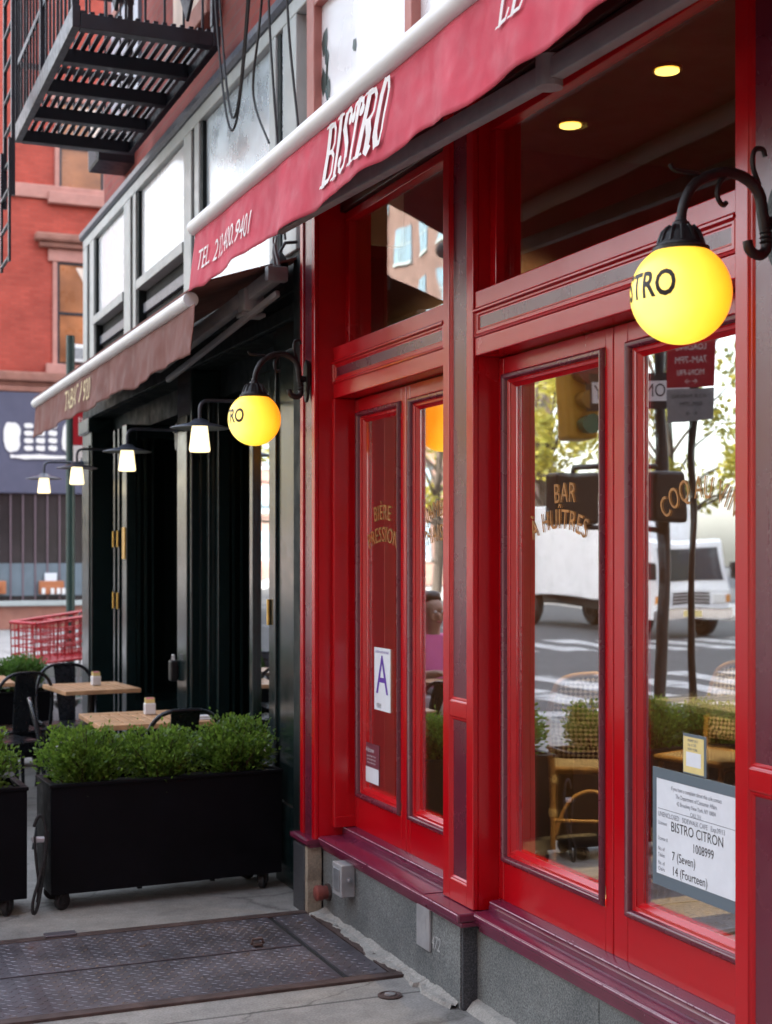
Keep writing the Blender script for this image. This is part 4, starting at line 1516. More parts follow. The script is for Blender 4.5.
for i in range(n + 1):
    y_ = 3.3 + (4.435 - 3.3) * i / n
    wv = .05 + .03 * mnoise.noise((y_ * 7, 1, 2))
    h = .03 + .015 * mnoise.noise((y_ * 9, 5, 2))
    vv += [(2.1795, y_, .001), (2.1795, y_, h + .01), (2.178 - wv * .5, y_, h), (2.178 - wv, y_, .001)]
for i in range(n):
    for k in range(3):
        a = i * 4 + k
        ff.append((a, a + 1, a + 5, a + 4))
mf2.add(vv, ff)
tag(mf2.build('mortar_fillet', M_MORTAR), 'pale mortar strip under the nearest granite slab at the lower edge of the picture', 'mortar')
vc = thing('valve_cover', 'small round iron cap in the pavement in front of the hatch corner', 'cap', (1.945, 4.69, 0))
MB().lathe([(.045, .001), (.045, .006), (.036, .008), (.034, .005), (.0, .006)], n=24).build('rim', M_RUST, vc, 40)
MB().lathe([(.022, .0065), (.022, .010), (.012, .011), (.0, .011)], n=6).build('nut', M_STEEL, vc, 30)
pc = thing('pipe_stub', 'rusty red pipe stub with a cap at the foot of the pier', 'pipe', (2.115, 5.80, .115))
MB().lathe([(.030, .0), (.030, -.035), (.034, -.035), (.034, -.06), (.026, -.066), (.0, -.066)], n=20, axis='X').build('cap', mat('rusty_red_pipe', (.17, .04, .03), .6, var=.4, vscale=20), pc, 40)
MB().lathe([(.038, .0), (.038, -.012), (.03, -.012)], n=20, axis='X').build('collar', M_RUST, pc, 40)
eb = thing('outlet_box', 'grey metal outlet box with a side knob on the granite under the left doors', 'outlet box', (2.115, 5.535, .235))
MB().box(-.062, 0, -.055, .055, -.07, .065, .004).build('housing', M_GREYP, eb)
MB().box(-.066, -.0625, -.035, .035, -.045, .045, .003).build('cover', M_STEEL, eb)
MB().lathe([(.010, 0), (.010, -.015), (.004, -.018)], (-.03, -.055, .005), 12, 'Y').build('knob', M_STEEL, eb, 40)
eb = thing('blank_cover_plate', 'flat grey cover plate on the granite left of the chalked number', 'cover plate', (2.115, 4.755, .225))
MB().box(-.012, 0, -.06, .06, -.085, .07, .004).build('plate', M_GREYP, eb)
MB().box(-.0132, -.0122, -.03, .03, -.01, .04, .0004).build('label_patch', M_GREYP, eb)


# ------------------------------------------------------------------ planters with boxwood
def planter_proto():
    P = thing('planter_box', 'x', 'planter', (0, 0, 0), 0, 'black wheeled planter boxes')
    Lx, D, z0, z1 = 1.10, .32, .078, .57
    b = MB()
    t = .018
    b.box(0, Lx, 0, t, z0, z1, .004)
    b.box(0, Lx, D - t, D, z0, z1, .004)
    b.box(0, t, t, D - t, z0, z1, .003)
    b.box(Lx - t, Lx, t, D - t, z0, z1, .003)
    b.box(t, Lx - t, t, D - t, z0, z0 + .02)
    b.box(-.006, Lx + .006, -.008, .026, z1 - .012, z1 + .004, .003)
    b.box(-.006, Lx + .006, D - .026, D + .008, z1 - .012, z1 + .004, .003)
    b.box(-.005, .026, .0262, D - .0262, z1 - .011, z1 + .004, .003)
    b.box(Lx - .026, Lx + .005, .0262, D - .0262, z1 - .011, z1 + .004, .003)
    for xx in (.4, .75):
        b.box(xx, xx + .02, .02, .04, z0 - .012, z0)
    b.build('box', M_BLACK, P)
    MB().box(t + .001, Lx - t - .001, t + .001, D - t - .001, z1 - .1, z1 - .03).build('soil', M_SOIL, P)
    for (xx, yy, rz) in ((.06, .05, .5), (.06, D - .05, -.3), (Lx - .08, .05, 1.0), (Lx - .08, D - .05, .2)):
        c = MB()
        c.lathe([(.012, -.014), (.034, -.014), (.038, -.010), (.038, .010), (.034, .014), (.012, .014)], (0, 0, .038), 18, 'Y')
        c.xform(Matrix.Translation((xx, yy, 0)) @ Matrix.Rotation(rz, 4, 'Z'))
        w_ = c.build('caster', M_RUBBER, P, 40)
        k = MB()
        k.box(-.02, .022, -.024, -.016, .03, .070, .002).box(-.02, .022, .016, .024, .03, .070, .002).box(-.030, .030, -.028, .028, .0705, .0775, .002)
        k.xform(Matrix.Translation((xx, yy, 0)) @ Matrix.Rotation(rz, 4, 'Z'))
        k.build('fork', M_RUBBER, w_)
    return P


P0 = planter_proto()
plabs = ['black wheeled planter box in front of the granite pier, holding three boxwood bushes', 'black wheeled planter box cut off by the left edge of the picture',
         'black planter box at the far end of the cafe tables']
PL = [(.995, 6.345, .05), (-.21, 6.29, .04), (.60, 10.75, .0), (-.62, 10.75, .0), (-1.5, 6.2, 0)]
planters = []
for i, (px, py, rz) in enumerate(PL):
    o = P0 if i == 0 else copy_tree(P0)
    o.location = (px, py, 0)
    o.rotation_euler = (0, 0, rz)
    o['label'] = (plabs + ['black planter box beyond the far tables, left of the far planter', 'black planter box nearest the kerb, reflected low in the door glass'])[i]
    planters.append(o)


def leaf_cloud(name, m, n, size, shape, seed, parent, stems, stem_m, flat=.5):
    """shape(rng) gives a leaf position and outward direction"""
    rng = random.Random(seed)
    V, F, A = [], [], []
    for i in range(n):
        p, d = shape(rng)
        p = Vector(p)
        d = (Vector(d) * .8 + Vector((rng.uniform(-1, 1), rng.uniform(-1, 1), rng.uniform(-.4, 1.0))) * .9).normalized()
        side = d.cross(Vector((rng.uniform(-1, 1), rng.uniform(-1, 1), rng.uniform(-1, 1))))
        if side.length < 1e-3: continue
        side.normalize()
        nrm = side.cross(d)
        s_ = size * rng.uniform(.6, 1.25)
        w_ = s_ * rng.uniform(.26, .36)
        o = len(V)
        V += [p, p + d * s_ * .5 + side * w_ + nrm * s_ * .08, p + d * s_ - nrm * s_ * .06, p + d * s_ * .5 - side * w_ + nrm * s_ * .08]
        F += [(o, o + 1, o + 2), (o, o + 2, o + 3)]
        c = rng.random()
        A += [c, c]
    me = bpy.data.meshes.new(name)
    me.from_pydata([tuple(v) for v in V], [], F)
    at = me.attributes.new('leafrnd', 'FLOAT', 'FACE')
    at.data.foreach_set('value', A)
    me.materials.append(m)
    o = bpy.data.objects.new(name, me)
    COL.objects.link(o)
    o.parent = parent
    return o


def boxwood(seed, w, d, h, label, n=5200, m=None, leaf=.021):
    B = thing('boxwood_bush', label, 'shrub', (0, 0, 0), 0, 'clipped boxwood bushes in the planters')
    rng = random.Random(seed)
    twigs = []
    for k in range(85):
        a = rng.uniform(0, 2 * PI)
        e = rng.uniform(.05, 1)
        rad = math.sqrt(rng.random())
        a += .3 * math.sin(k)
        up = 1 - .35 * rad ** 3 + rng.uniform(-.30, .30)
        twigs.append((Vector((w / 2 * rad * math.cos(a) * .95, d / 2 * rad * math.sin(a) * .95, h * up)), Vector((w * .12 * math.cos(a) * rad, d * .12 * math.sin(a) * rad, 0))))

    def shp(r):
        tip, base = r.choice(twigs)
        t = 1 - (r.random() ** 1.5) * .85
        p = base.lerp(tip, t)
        dr = (tip - base).normalized()
        sp_ = .012 + .030 * (1 - t) + .012 * r.random()
        off = Vector((r.gauss(0, 1), r.gauss(0, 1), r.gauss(0, .8))) * sp_
        return p + off, dr + off * 22
    leaf_cloud('foliage', m or M_BOX, n, leaf, shp, seed, B, None, None)
    sm = MB()
    for tip, base in twigs[:60]:
        mid_ = base.lerp(tip, .5) + Vector((rng.uniform(-.02, .02), rng.uniform(-.02, .02), 0))
        sm.tube([base + Vector((0, 0, -.05)), mid_, tip], [.005, .0035, .0015], 5)
    sm.build('stems', M_STEM, B)
    return B


blabs = ['left bushy boxwood in the main black planter, beside its left corner', 'middle boxwood in the main black planter, under the front table', 'right boxwood in the main black planter, nearest the green front']
bproto = []
for i, (u, w_, h_) in enumerate(((.18, .43, .22), (.54, .44, .195), (.90, .42, .215))):
    b = boxwood(11 + i, w_, .36, h_, blabs[i], n=7600)
    a = PL[0][2]
    b.location = (PL[0][0] + u * math.cos(a) - .16 * math.sin(a), PL[0][1] + u * math.sin(a) + .16 * math.cos(a), .535)
    bproto.append(b)
others = []
for pi in (1, 2, 3, 4):
    for k in range(3):
        src = bproto[(k + pi) % 3]
        b = copy_tree(src)
        u = .185 + k * .345
        a = PL[pi][2]
        b.location = (PL[pi][0] + u * math.cos(a) - .16 * math.sin(a), PL[pi][1] + u * math.sin(a) + .16 * math.cos(a), .535 + (.05 if pi in (2, 3) else 0))
        b.rotation_euler = (0, 0, pi * 1.1 + k)
        others.append((pi, k, b))
for pi, k, b in others:
    nm = {1: 'the planter at the left picture edge', 2: 'the far planter behind the tables', 3: 'the far planter further left', 4: 'the planter nearest the kerb'}[pi]
    b['label'] = 'boxwood bush, %s in %s' % (['left one', 'middle one', 'right one'][k], nm)
    if pi in (2, 3):
        for ch in b.children:
            if ch.name.startswith('foliage'):
                ch.data = ch.data.copy()
                ch.data.materials[0] = M_HEDGE

cl = thing('bike_lock_cable', 'black cable lock looped between the two front planters', 'cable lock', (.935, 6.34, .3))
MB().tube(smooth_pts([(-.02, -.03, .10), (.0, -.04, .16), (.03, -.04, .12), (.025, -.05, -.02), (-.005, -.06, -.14), (-.03, -.06, -.22), (-.03, -.05, -.285), (-.01, -.05, -.27), (.01, -.05, -.16), (.03, -.05, .0), (.035, -.04, .08)], 2), .0075, 8).build('cable', M_RUBBER, cl, 50)
MB().tube(smooth_pts([(-.02, -.05, .06), (-.015, -.05, -.05), (.0, -.05, -.16), (-.01, -.05, -.23)], 2), .006, 8).build('cable', M_RUBBER, cl, 50)
MB().box(-.03, .03, -.05, -.02, .03, .055, .006).build('lock_body', M_STEEL, cl)


# ------------------------------------------------------------------ cafe tables, chairs, caddies
def table_proto():
    T = thing('cafe_table', 'x', 'table', (0, 0, 0), 0, 'slatted wooden cafe tables outside the green front')
    t = MB()
    s_ = .30
    t.box(-s_, s_, -s_, -s_ + .09, .715, .742, .003)
    t.box(-s_, s_, s_ - .09, s_, .715, .742, .003)
    t.box(-s_, -s_ + .09, -s_ + .0905, s_ - .0905, .715, .742, .003)
    t.box(s_ - .09, s_, -s_ + .0905, s_ - .0905, .715, .742, .003)
    for k in range(8):
        x_ = -s_ + .098 + k * .0508
        t.box(x_, x_ + .042, -s_ + .0905, s_ - .0905, .716, .7405, .002)
    t.build('tabletop', M_WOOD, T)
    p = MB()
    p.lathe([(.032, .03), (.030, .06), (.028, .69), (.05, .70), (.05, .714)], n=16)
    p.box(-.2, .2, -.02, .02, .70, .7145)
    p.build('pedestal', M_BLACKI, T, 40)
    MB().box(-.21, .21, -.21, .21, 0, .018, .006).lathe([(.1, .018), (.06, .03), (.034, .05)], n=16).build('base', M_BLACKI, T, 40)
    return T


T0 = table_proto()
TAB = [(1.645, 7.34, 0), (1.70, 9.20, .10), (.98, 9.95, 0), (.40, 8.52, 0)]
tl_ = ['front slatted wooden cafe table behind the main planter, its top partly hidden by boxwood', 'second slatted wooden cafe table, the whole top in view beside the green doors',
       'slatted wooden cafe table at the left picture edge, beside the far planter', 'slatted wooden cafe table with the seated woman, reflected in the door glass']
for i, (x_, y_, rz) in enumerate(TAB):
    o = T0 if i == 0 else copy_tree(T0)
    o.location = (x_, y_, 0)
    o.rotation_euler = (0, 0, rz)
    if i == 1: o.scale = (.82, .95, 1)
    o['label'] = tl_[i]


def caddy_proto():
    T = thing('sugar_caddy', 'x', 'sugar caddy', (0, 0, 0), 0, 'sugar packet caddies on the tables')
    MB().box(-.03, .03, -.022, .022, 0, .062, .006).build('holder', mat('white_ceramic', (.72, .74, .76), .25), T)
    k = MB()
    for q in range(4):
        k.box(-.024, .024, -.017 + q * .009, -.012 + q * .009, .01, .084 + (q % 2) * .006)
    k.build('packets', M_YPAPER, T)
    k = MB()
    for q in range(2):
        k.box(-.02 + q * .002, .018, -.0115 + q * .018, -.009 + q * .018, .01, .09)
    k.build('packets', M_PINKP, T)
    return T


C0 = caddy_proto()
for i, (x_, y_, lab) in enumerate(((1.69, 7.45, 'white sugar caddy on the front slatted table'), (1.74, 9.25, 'white sugar caddy with coloured packets on the second table'), (1.13, 9.92, 'white sugar caddy with pink packets on the table at the left edge'))):
    o = C0 if i == 0 else copy_tree(C0)
    o.location = (x_, y_, .743)
    o.rotation_euler = (0, 0, .2 * i)
    o['label'] = lab


def chair_proto():
    """metal bistro chair, sitter faces +Y, back at -Y"""
    T = thing('metal_chair', 'x', 'chair', (0, 0, 0), 0, 'dark metal cafe chairs with hooped backs')
    s = MB()
    s.box(-.19, .19, -.18, .19, .435, .45, .02)
    s.box(-.17, .17, -.16, .17, .4505, .455, .004)
    s.build('seat', M_CHAIRM, T, 40)
    s = MB().box(-.175, .175, -.165, -.15, .385, .434).box(-.175, .175, .16, .175, .385, .434).box(-.18, -.165, -.15, .16, .386, .434).box(.165, .18, -.15, .16, .386, .434)
    s.build('apron', M_CHAIRM, T)
    for sx in (-1, 1):
        MB().tube([(.165 * sx, .165, .43), (.185 * sx, .20, .2), (.20 * sx, .215, 0)], [.018, .015, .012], 8).build('leg', M_CHAIRM, T, 40)
        MB().tube([(.165 * sx, -.155, .43), (.18 * sx, -.20, .2), (.20 * sx, -.235, 0)], [.018, .015, .012], 8).build('leg', M_CHAIRM, T, 40)
    hoop = []
    for k in range(25):
        a = PI * k / 24
        ca, sa = math.cos(a), math.sin(a)
        xx = .205 * math.copysign(abs(ca) ** .6, ca)
        zz = .46 + .375 * (sa ** .55)
        hoop.append((xx, -.17 - .10 * (zz - .45) / .4, zz))
    MB().tube([(.18, -.12, .44)] + hoop + [(-.18, -.12, .44)], .0115, 8).build('hoop', M_CHAIRM, T, 50)
    sp_ = MB()
    vv, ff = [], []
    for k in range(9):
        z = .44 + .385 * k / 8
        y_ = -.17 - .10 * (z - .45) / .4 + (.004 if 0 < k < 8 else 0)
        w_ = .055 + .02 * k / 8
        vv += [(-w_, y_ - .004, z), (w_, y_ - .004, z), (w_, y_ + .004, z), (-w_, y_ + .004, z)]
    for k in range(8):
        for q in range(4):
            a, b = k * 4 + q, k * 4 + (q + 1) % 4
            ff.append((a, b, b + 4, a + 4))
    sp_.add(vv, ff).build('splat', M_CHAIRM, T, 40)
    return T


CH0 = chair_proto()
chairs = [((1.70, 7.02, 0), .05, 'dark metal chair, only its hooped back rising above the boxwood by the front table'),
          ((1.66, 9.66, 0), PI + .05, 'dark metal chair behind the second wooden table, its wide hoop above the tabletop'),
          ((1.34, 7.55, 0), -PI / 2 - .1, 'dark metal chair left of the front table, seen edge-on'),
          ((1.10, 8.95, 0), -PI / 2 + .35, 'dark metal chair with its glossy seat in view, left of the second table'),
          ((1.22, 9.52, 0), .3, 'dark metal chair in front of the left-edge table, between two tables'),
          ((1.0, 10.28, 0), PI, 'dark metal chair between the left-edge table and the far planter'),
          ((.43, 9.12, 0), PI, 'dark metal chair under the seated woman in pink')]
for i, (lc, rz, lab) in enumerate(chairs):
    o = CH0 if i == 0 else copy_tree(CH0)
    o.location = lc
    o.rotation_euler = (0, 0, rz)
    o['label'] = lab
nap = thing('folded_napkin', 'small white folded napkin lying on the near end of the front table', 'napkin', (1.90, 7.12, .743))
MB().box(-.05, .05, -.03, .03, 0, .008, .003).box(-.04, .03, -.025, .02, .0082, .022, .006).build('cloth', M_WHITEC, nap)


# ------------------------------------------------------------------ rattan chairs inside
def rattan_proto():
    T = thing('rattan_chair', 'x', 'chair', (0, 0, 0), 0, 'rattan bistro chairs inside the window')
    f = MB()
    for sx in (-1, 1):
        f.tube(smooth_pts([(.185 * sx, -.24, 0), (.19 * sx, -.19, .4), (.215 * sx, -.25, .72), (.19 * sx, -.275, .84)], 1), .016, 8)
    f.tube(smooth_pts([(-.19, -.275, .84), (-.15, -.285, .93), (0, -.29, .96), (.15, -.285, .93), (.19, -.275, .84)], 2), .016, 8)
    f.tube([(-.195, -.195, .46), (.195, -.195, .46)], .014, 8)
    f.build('back_frame', M_RATTAN, T, 60)
    for sx in (-1, 1):
        MB().tube([(.19 * sx, .19, .44), (.20 * sx, .22, 0)], .016, 8).build('leg', M_RATTAN, T, 60)
        MB().tube(smooth_pts([(.19 * sx, -.2, .12), (.19 * sx, -.12, .30), (.19 * sx, 0, .37), (.19 * sx, .12, .30), (.195 * sx, .2, .12)], 2), .010, 8).build('side_hoop', M_RATTAN, T, 60)
        MB().lathe([(.019, -.02), (.021, 0), (.019, .02)], (.19 * sx, -.21, .24), 12).build('binding', M_BIND, T, 40)
        MB().lathe([(.019, -.02), (.021, 0), (.019, .02)], (.19 * sx, -.20, .41), 12).build('binding', M_BIND, T, 40)
    MB().tube(smooth_pts([(-.18, -.225, .12), (-.12, -.21, .30), (0, -.205, .37), (.12, -.21, .30), (.18, -.225, .12)], 2), .010, 8).build('stretcher', M_RATTAN, T, 60)
    MB().tube([(-.185, -.22, .2), (.185, -.22, .2)], .010, 8).build('stretcher', M_RATTAN, T, 60)
    MB().box(-.205, .205, -.19, .21, .44, .465, .012).build('seat', M_WEAVE, T)
    MB().tube([(-.2, -.19, .452), (.2, -.19, .452), (.21, .21, .452), (-.21, .21, .452)], .017, 8, closed=True).build('seat_rim', M_RATTAN, T, 60)
    vv, ff = [], []
    nz, nx = 12, 10
    for j in range(nz + 1):
        z = .52 + .42 * j / nz
        for i in range(nx + 1):
            t = i / nx * 2 - 1
            w_ = .20 if z < .84 else .20 * math.sqrt(max(.05, 1 - ((z - .84) / .125) ** 2))
            y_ = -.21 - .08 * (z - .46) / .5 - .012 * (1 - t * t)
            vv.append((w_ * t * .96, y_, z))
    for j in range(nz):
        for i in range(nx):
            a = j * (nx + 1) + i
            ff.append((a, a + 1, a + nx + 2, a + nx + 1))
    o = MB().add(vv, ff).build('backrest', M_WEAVE, T, 60)
    so = o.modifiers.new('thickness', 'SOLIDIFY')
    so.thickness = .008
    return T


RC = rattan_proto()
for i, (lc, rz, lab) in enumerate((((3.41, 5.74, .2), -.55, 'rattan bistro chair with woven back, nearest behind the left pane of the right double doors'),
                                   ((4.1, 5.75, .2), 1.9, 'rattan bistro chair deeper in the room on the far side of the inside table'),
                                   ((3.95, 4.35, .2), -.4, 'rattan bistro chair behind the licence sheet'))):
    o = RC if i == 0 else copy_tree(RC)
    o.scale = (.92, .92, .90)
    o.location = lc
    o.rotation_euler = (0, 0, rz)
    o['label'] = lab
it = thing('dining_table', 'grey topped bistro table inside the restaurant window', 'table', (3.95, 5.2, .2))
MB().box(-.33, .33, -.33, .33, .70, .735, .006).build('tabletop', mat('grey_marble', (.2, .2, .2), .3, var=.3, vscale=6), it)
MB().lathe([(.2, 0), (.2, .02), (.04, .05), (.03, .69), (.08, .6995)], n=16).build('pedestal', M_BLACKI, it, 40)

# ------------------------------------------------------------------ far red brick building across the side street
FB = thing('corner_brick_building', 'red brick corner building across the side street with a dark shop at street level', 'building', (0, 31, 0))
fb = wpart(FB)
YF = 31.0
fb(MB().box(-2.2, 26, YF, YF + 12, 5.55, 18), 'wall', M_FARBRICK)
fb(MB().box(-2.2, 26, YF + .05, YF + 12, 0, 5.55), 'shop_wall', M_BROWNST)
fb(MB().box(-2.3, 26, YF - .14, YF + .0, 5.12, 5.25, .03).box(-2.3, 26, YF - .10, YF, 5.26, 5.34, .02).box(-2.3, 26, YF - .22, YF + .0, 5.345, 5.55, .04), 'shop_cornice', M_BROWNST)
sg = fb(MB().box(-2.25, 14, YF - .12, YF + .04, 2.93, 5.11, .02), 'signboard', M_FASCIA)
fb(MB().box(-2.2, 14, YF + .0, YF + .045, .62, 2.92), 'shop_window', M_SEALB)
fb(MB().box(-2.2, 14, YF - .03, YF - .001, .72, 1.42), 'counter_panel', M_SHUT)
bars = MB()
for k in range(60):
    bars.box(-2.0 + k * .26, -1.97 + k * .26, YF - .05, YF - .031, .62, 2.92)
fb(bars, 'window_bars', mat('mauve_window_bar', (.16, .11, .13), .5))
fb(MB().box(-2.25, 14, YF - .22, YF - .052, .50, .615, .02), 'ledge', M_CREAM)
fb(MB().box(-2.2, 14, YF - .10, YF + .04, .0, .499), 'plinth', M_BROWNST)


def far_at(px, py):
    u = (px - 386) / 1400
    s_, c_ = math.sin(YAW), math.cos(YAW)
    d = (YF - .12) / (c_ - u * s_)
    return (d * (s_ + u * c_), CAM_H - (py - 555) / 1400 * d)


# big rounded white strokes of the sign
lm = MB()


def blob(x0, x1, z0, z1, amp=.03):
    pts = []
    rng = random.Random(int(x0 * 1000) % 997)
    for k in range(24):
        a = 2 * PI * k / 24
        ca, sa = math.cos(a), math.sin(a)
        q = 3.5
        rr = (abs(ca) ** q + abs(sa) ** q) ** (-1 / q)
        pts.append(((x0 + x1) / 2 + (x1 - x0) / 2 * rr * ca + rng.uniform(-amp, amp) * .6, (z0 + z1) / 2 + (z1 - z0) / 2 * rr * sa + rng.uniform(-amp, amp) * .6))
    n = len(pts)
    v_ = [(x, YF - .124, z) for x, z in pts] + [(x, YF - .16, z) for x, z in pts]
    f_ = [tuple(range(n, 2 * n))] + [(k, (k + 1) % n, n + (k + 1) % n, n + k) for k in range(n)]
    lm.add(v_, f_)


for (a, b, c, d_) in ((4, 20, 422, 452), (62, 71, 424, 452), (10, 70, 454, 460)):
    x0_, z1_ = far_at(a, c)
    x1_, z0_ = far_at(b, d_)
    blob(x0_, x1_, z0_, z1_)
for cx in (29, 41, 53):
    for r_ in range(4):
        a, b = cx - 5, cx + 4
        c, d_ = 423 + r_ * 7.5, 428.5 + r_ * 7.5
        x0_, z1_ = far_at(a, c)
        x1_, z0_ = far_at(b, d_)
        blob(x0_, x1_, z0_, z1_, .015)
part(lm, 'lettering', M_WHITEL, sg)
pl_ = [(-2, .64, 1.05), ]
wi = MB()
for (a, b, c, d_) in ((39, 64, 581, 594), (-4, 6, 581, 594)):
    x0_, z1_ = far_at(a, c)
    x1_, z0_ = far_at(b, d_)
    wi = MB().box(x0_, x1_, YF - .16, YF - .055, z0_, z1_, .02)
    wi.box(x0_ + .1, x1_ - .1, YF - .2, YF - .161, z0_, z0_ + .18, .02)
    fb(wi, 'counter_crate', mat('orange_crate', (.42, .15, .06), .6))
x0_, z1_ = far_at(45, 573)
x1_, z0_ = far_at(57, 581)
fb(MB().box(x0_, x1_, YF - .1, YF - .06, z0_, z1_), 'menu_card', M_PAPER)
wi = MB()
for a in (41, 50, 56, 61):
    x0_, z1_ = far_at(a, 588)
    x1_, z0_ = far_at(a + 3.5, 594)
    wi.box(x0_, x1_, YF - .25, YF - .205, z0_, z1_, .01)
fb(wi, 'jars', M_WHITEP)


def far_window(px0, px1, pt, pb, glass, split=True, corn=False):
    x0_, z1_ = far_at(px0, pt)
    x1_, z0_ = far_at(px1, pb)
    w_ = fb(MB().box(x0_ - .1, x0_ - .001, YF - .06, YF + .0, z0_, z1_, .01).box(x1_ + .001, x1_ + .1, YF - .06, YF, z0_, z1_, .01)
            .box(x0_ - .25, x1_ + .25, YF - .16, YF, z0_ - .26, z0_ - .002, .02).box(x0_ - .2, x1_ + .2, YF - .08, YF, z1_ + .002, z1_ + .28, .02), 'window', M_PINKST)
    part(MB().box(x0_, x0_ + .05, YF - .03, YF - .001, z0_, z1_).box(x1_ - .05, x1_, YF - .03, YF - .001, z0_, z1_)
         .box(x0_ + .05, x1_ - .05, YF - .03, YF - .001, z0_, z0_ + .05).box(x0_ + .05, x1_ - .05, YF - .03, YF - .001, z1_ - .05, z1_).box(x0_ + .05, x1_ - .05, YF - .034, YF - .001, (z0_ + z1_) / 2 - .03, (z0_ + z1_) / 2 + .03),
         'sash', M_IRON, w_)
    part(MB().box(x0_ + .05, x1_ - .05, YF - .012, YF - .002, z0_ + .05, z1_ - .05), 'pane', glass, w_)
    zc = z1_ - .1
    part(MB().add([(x0_ + .4, YF - .018, zc), (x1_ - .05, YF - .018, zc), (x1_ - .05, YF - .018, z0_ + (z1_ - z0_) * .60), (x1_ - .25, YF - .018, z0_ + (z1_ - z0_) * .66)], [(0, 1, 2, 3)]), 'curtain', M_CURT, w_)
    if corn:
        part(MB().box(x0_ - .5, x1_ + .5, YF - .30, YF - .0, z1_ + .40, z1_ + .58, .05).box(x0_ - .4, x1_ + .4, YF - .20, YF, z1_ + .285, z1_ + .398, .03), 'hood', M_BROWNST, w_)
    return (x0_, x1_, z0_, z1_)


W1 = far_window(58, 104, 261, 366, M_AMBW, corn=True)
W2 = far_window(60, 104, 100, 196, M_AMBW)
far_window(-75, -30, 261, 366, M_AMBW, corn=True)
z_ = far_at(50, 190)[1]
fb(MB().box(-2.25, 26, YF - .08, YF + .0, z_ - .18, z_ + .12, .02), 'string_course', M_PINKST)
x0_, z1_ = far_at(71, 345)
x1_, z0_ = far_at(84, 364)
a2 = thing('window_air_conditioner', 'white window air conditioner low in the far amber window', 'air conditioner', ((x0_ + x1_) / 2, YF - .15, z0_))
MB().box(-.14, .2, -.14, .1, .02, z1_ - z0_, .02).build('casing', M_WHITEP, a2)
MB().box(-.10, .16, -.146, -.1405, .08, z1_ - z0_ - .08).build('grille', M_GREYP, a2)

# ------------------------------------------------------------------ street pole with red parking sign, by the cafe corner
pp = thing('green_street_pole', 'thin dark green street pole at the cafe corner with a red sign', 'street pole', (2.72 * .9 + .20, 16.0, 0))
PXX = onx = None
u_ = (70.5 - 386) / 1400
s_, c_ = math.sin(YAW), math.cos(YAW)
dP = 16.6
pp.location = (dP * (s_ + u_ * c_), dP * (c_ - u_ * s_), 0)
MB().tube([(0, 0, -.15), (0, 0, 4.2)], .052, 14).lathe([(.12, -.15), (.12, .05), (.06, .12)], n=14).build('pole', M_GREENPOLE, pp, 40)
rs = MB().box(.02, .40, -.075, -.068, 2.90, 3.42).build('red_sign_plate', M_REDSIGN, pp)
MB().box(.02, .40, -.075, -.068, 2.66, 2.895).build('white_sign_plate', M_WHITEP, pp)
for t, z, sz in (('NO', 3.32, .10), ('PARKING', 3.20, .075), ('ANYTIME', 3.10, .06), ('↔', 2.98, .12)):
    text_on(lambda u, v, z=z: (.21 + u, -.077, z + v), t, sz, M_WHITEL, rs, sx=.85)

# ------------------------------------------------------------------ red shopping carts beside the cafe corner
def cart_proto():
    T = thing('shopping_cart', 'x', 'shopping cart', (0, 0, 0), 0, 'red plastic shopping carts by the corner')
    b = MB()
    # basket walls as a lattice of bars; long axis Y
    L, Wd = .86, .52

    def pt(side, t, h):
        x_ = Wd / 2 * (1 - .10 * (1 - t)) * side * (1 - .1 * (1 - h))
        y_ = -L / 2 + L * t
        zb = .52 + .05 * t
        zt = .92 + .08 * t
        return Vector((x_, y_, zb + (zt - zb) * h))
    for side in (-1, 1):
        for k in range(11):
            t = k / 10
            b.tube([pt(side, t, 0), pt(side, t, 1)], .007, 4)
        for j in range(6):
            h = j / 5
            b.tube([pt(side, 0, h), pt(side, 1, h)], .007 if 0 < j < 5 else .018, 5)
    for t in (0, 1):
        for k in range(7):
            q = k / 6
            b.tube([pt(-1, t, 0).lerp(pt(1, t, 0), q), pt(-1, t, 1).lerp(pt(1, t, 1), q)], .007, 4)
        for j in range(6):
            b.tube([pt(-1, t, j / 5), pt(1, t, j / 5)], .007 if 0 < j < 5 else .018, 5)
    for k in range(14):
        t = k / 13
        b.tube([pt(-1, t, 0), pt(1, t, 0)], .007, 4)
    b.build('basket', M_REDPL, T)
    MB().box(-Wd / 2 + .02, -Wd / 2 + .028, .18, .36, .56, .64, .002).build('label_plate', M_WHITEP, T)
    fr_ = MB()
    for side in (-1, 1):
        fr_.tube(smooth_pts([(.24 * side, .40, 1.0), (.24 * side, .42, .6), (.23 * side, .36, .2), (.23 * side, .30, .14), (.20 * side, -.40, .14)], 2), .014, 8)
        fr_.tube([(.22 * side, -.30, .15), (.22 * side, -.36, .53)], .013, 8)
    fr_.tube([(-.2, -.40, .14), (.2, -.40, .14)], .013, 8)
    fr_.build('frame', M_GREYP, T, 40)
    MB().tube([(-.27, .47, 1.02), (.27, .47, 1.02)], .018, 10).build('handle', M_REDPL, T, 40)
    for (x_, y_) in ((-.22, .30), (.22, .30), (-.19, -.38), (.19, -.38)):
        MB().lathe([(.02, -.014), (.06, -.014), (.06, .014), (.02, .014)], (x_, y_, .06), 16, 'X').build('wheel', M_RUBBER, T, 40)
    return T


CT = cart_proto()
for i, (px, d_, rz, lab) in enumerate(((60, 14.3, -1.15, 'red plastic lattice shopping cart beside the far planter, left of the corner column'), (80, 15.0, -1.15, 'red shopping cart nested behind the first, half hidden by the corner column'))):
    o = CT if i == 0 else copy_tree(CT)
    u_ = (px - 386) / 1400
    o.location = (d_ * (s_ + u_ * c_), d_ * (c_ - u_ * s_), 0)
    o.rotation_euler = (0, 0, rz)
    o['label'] = lab

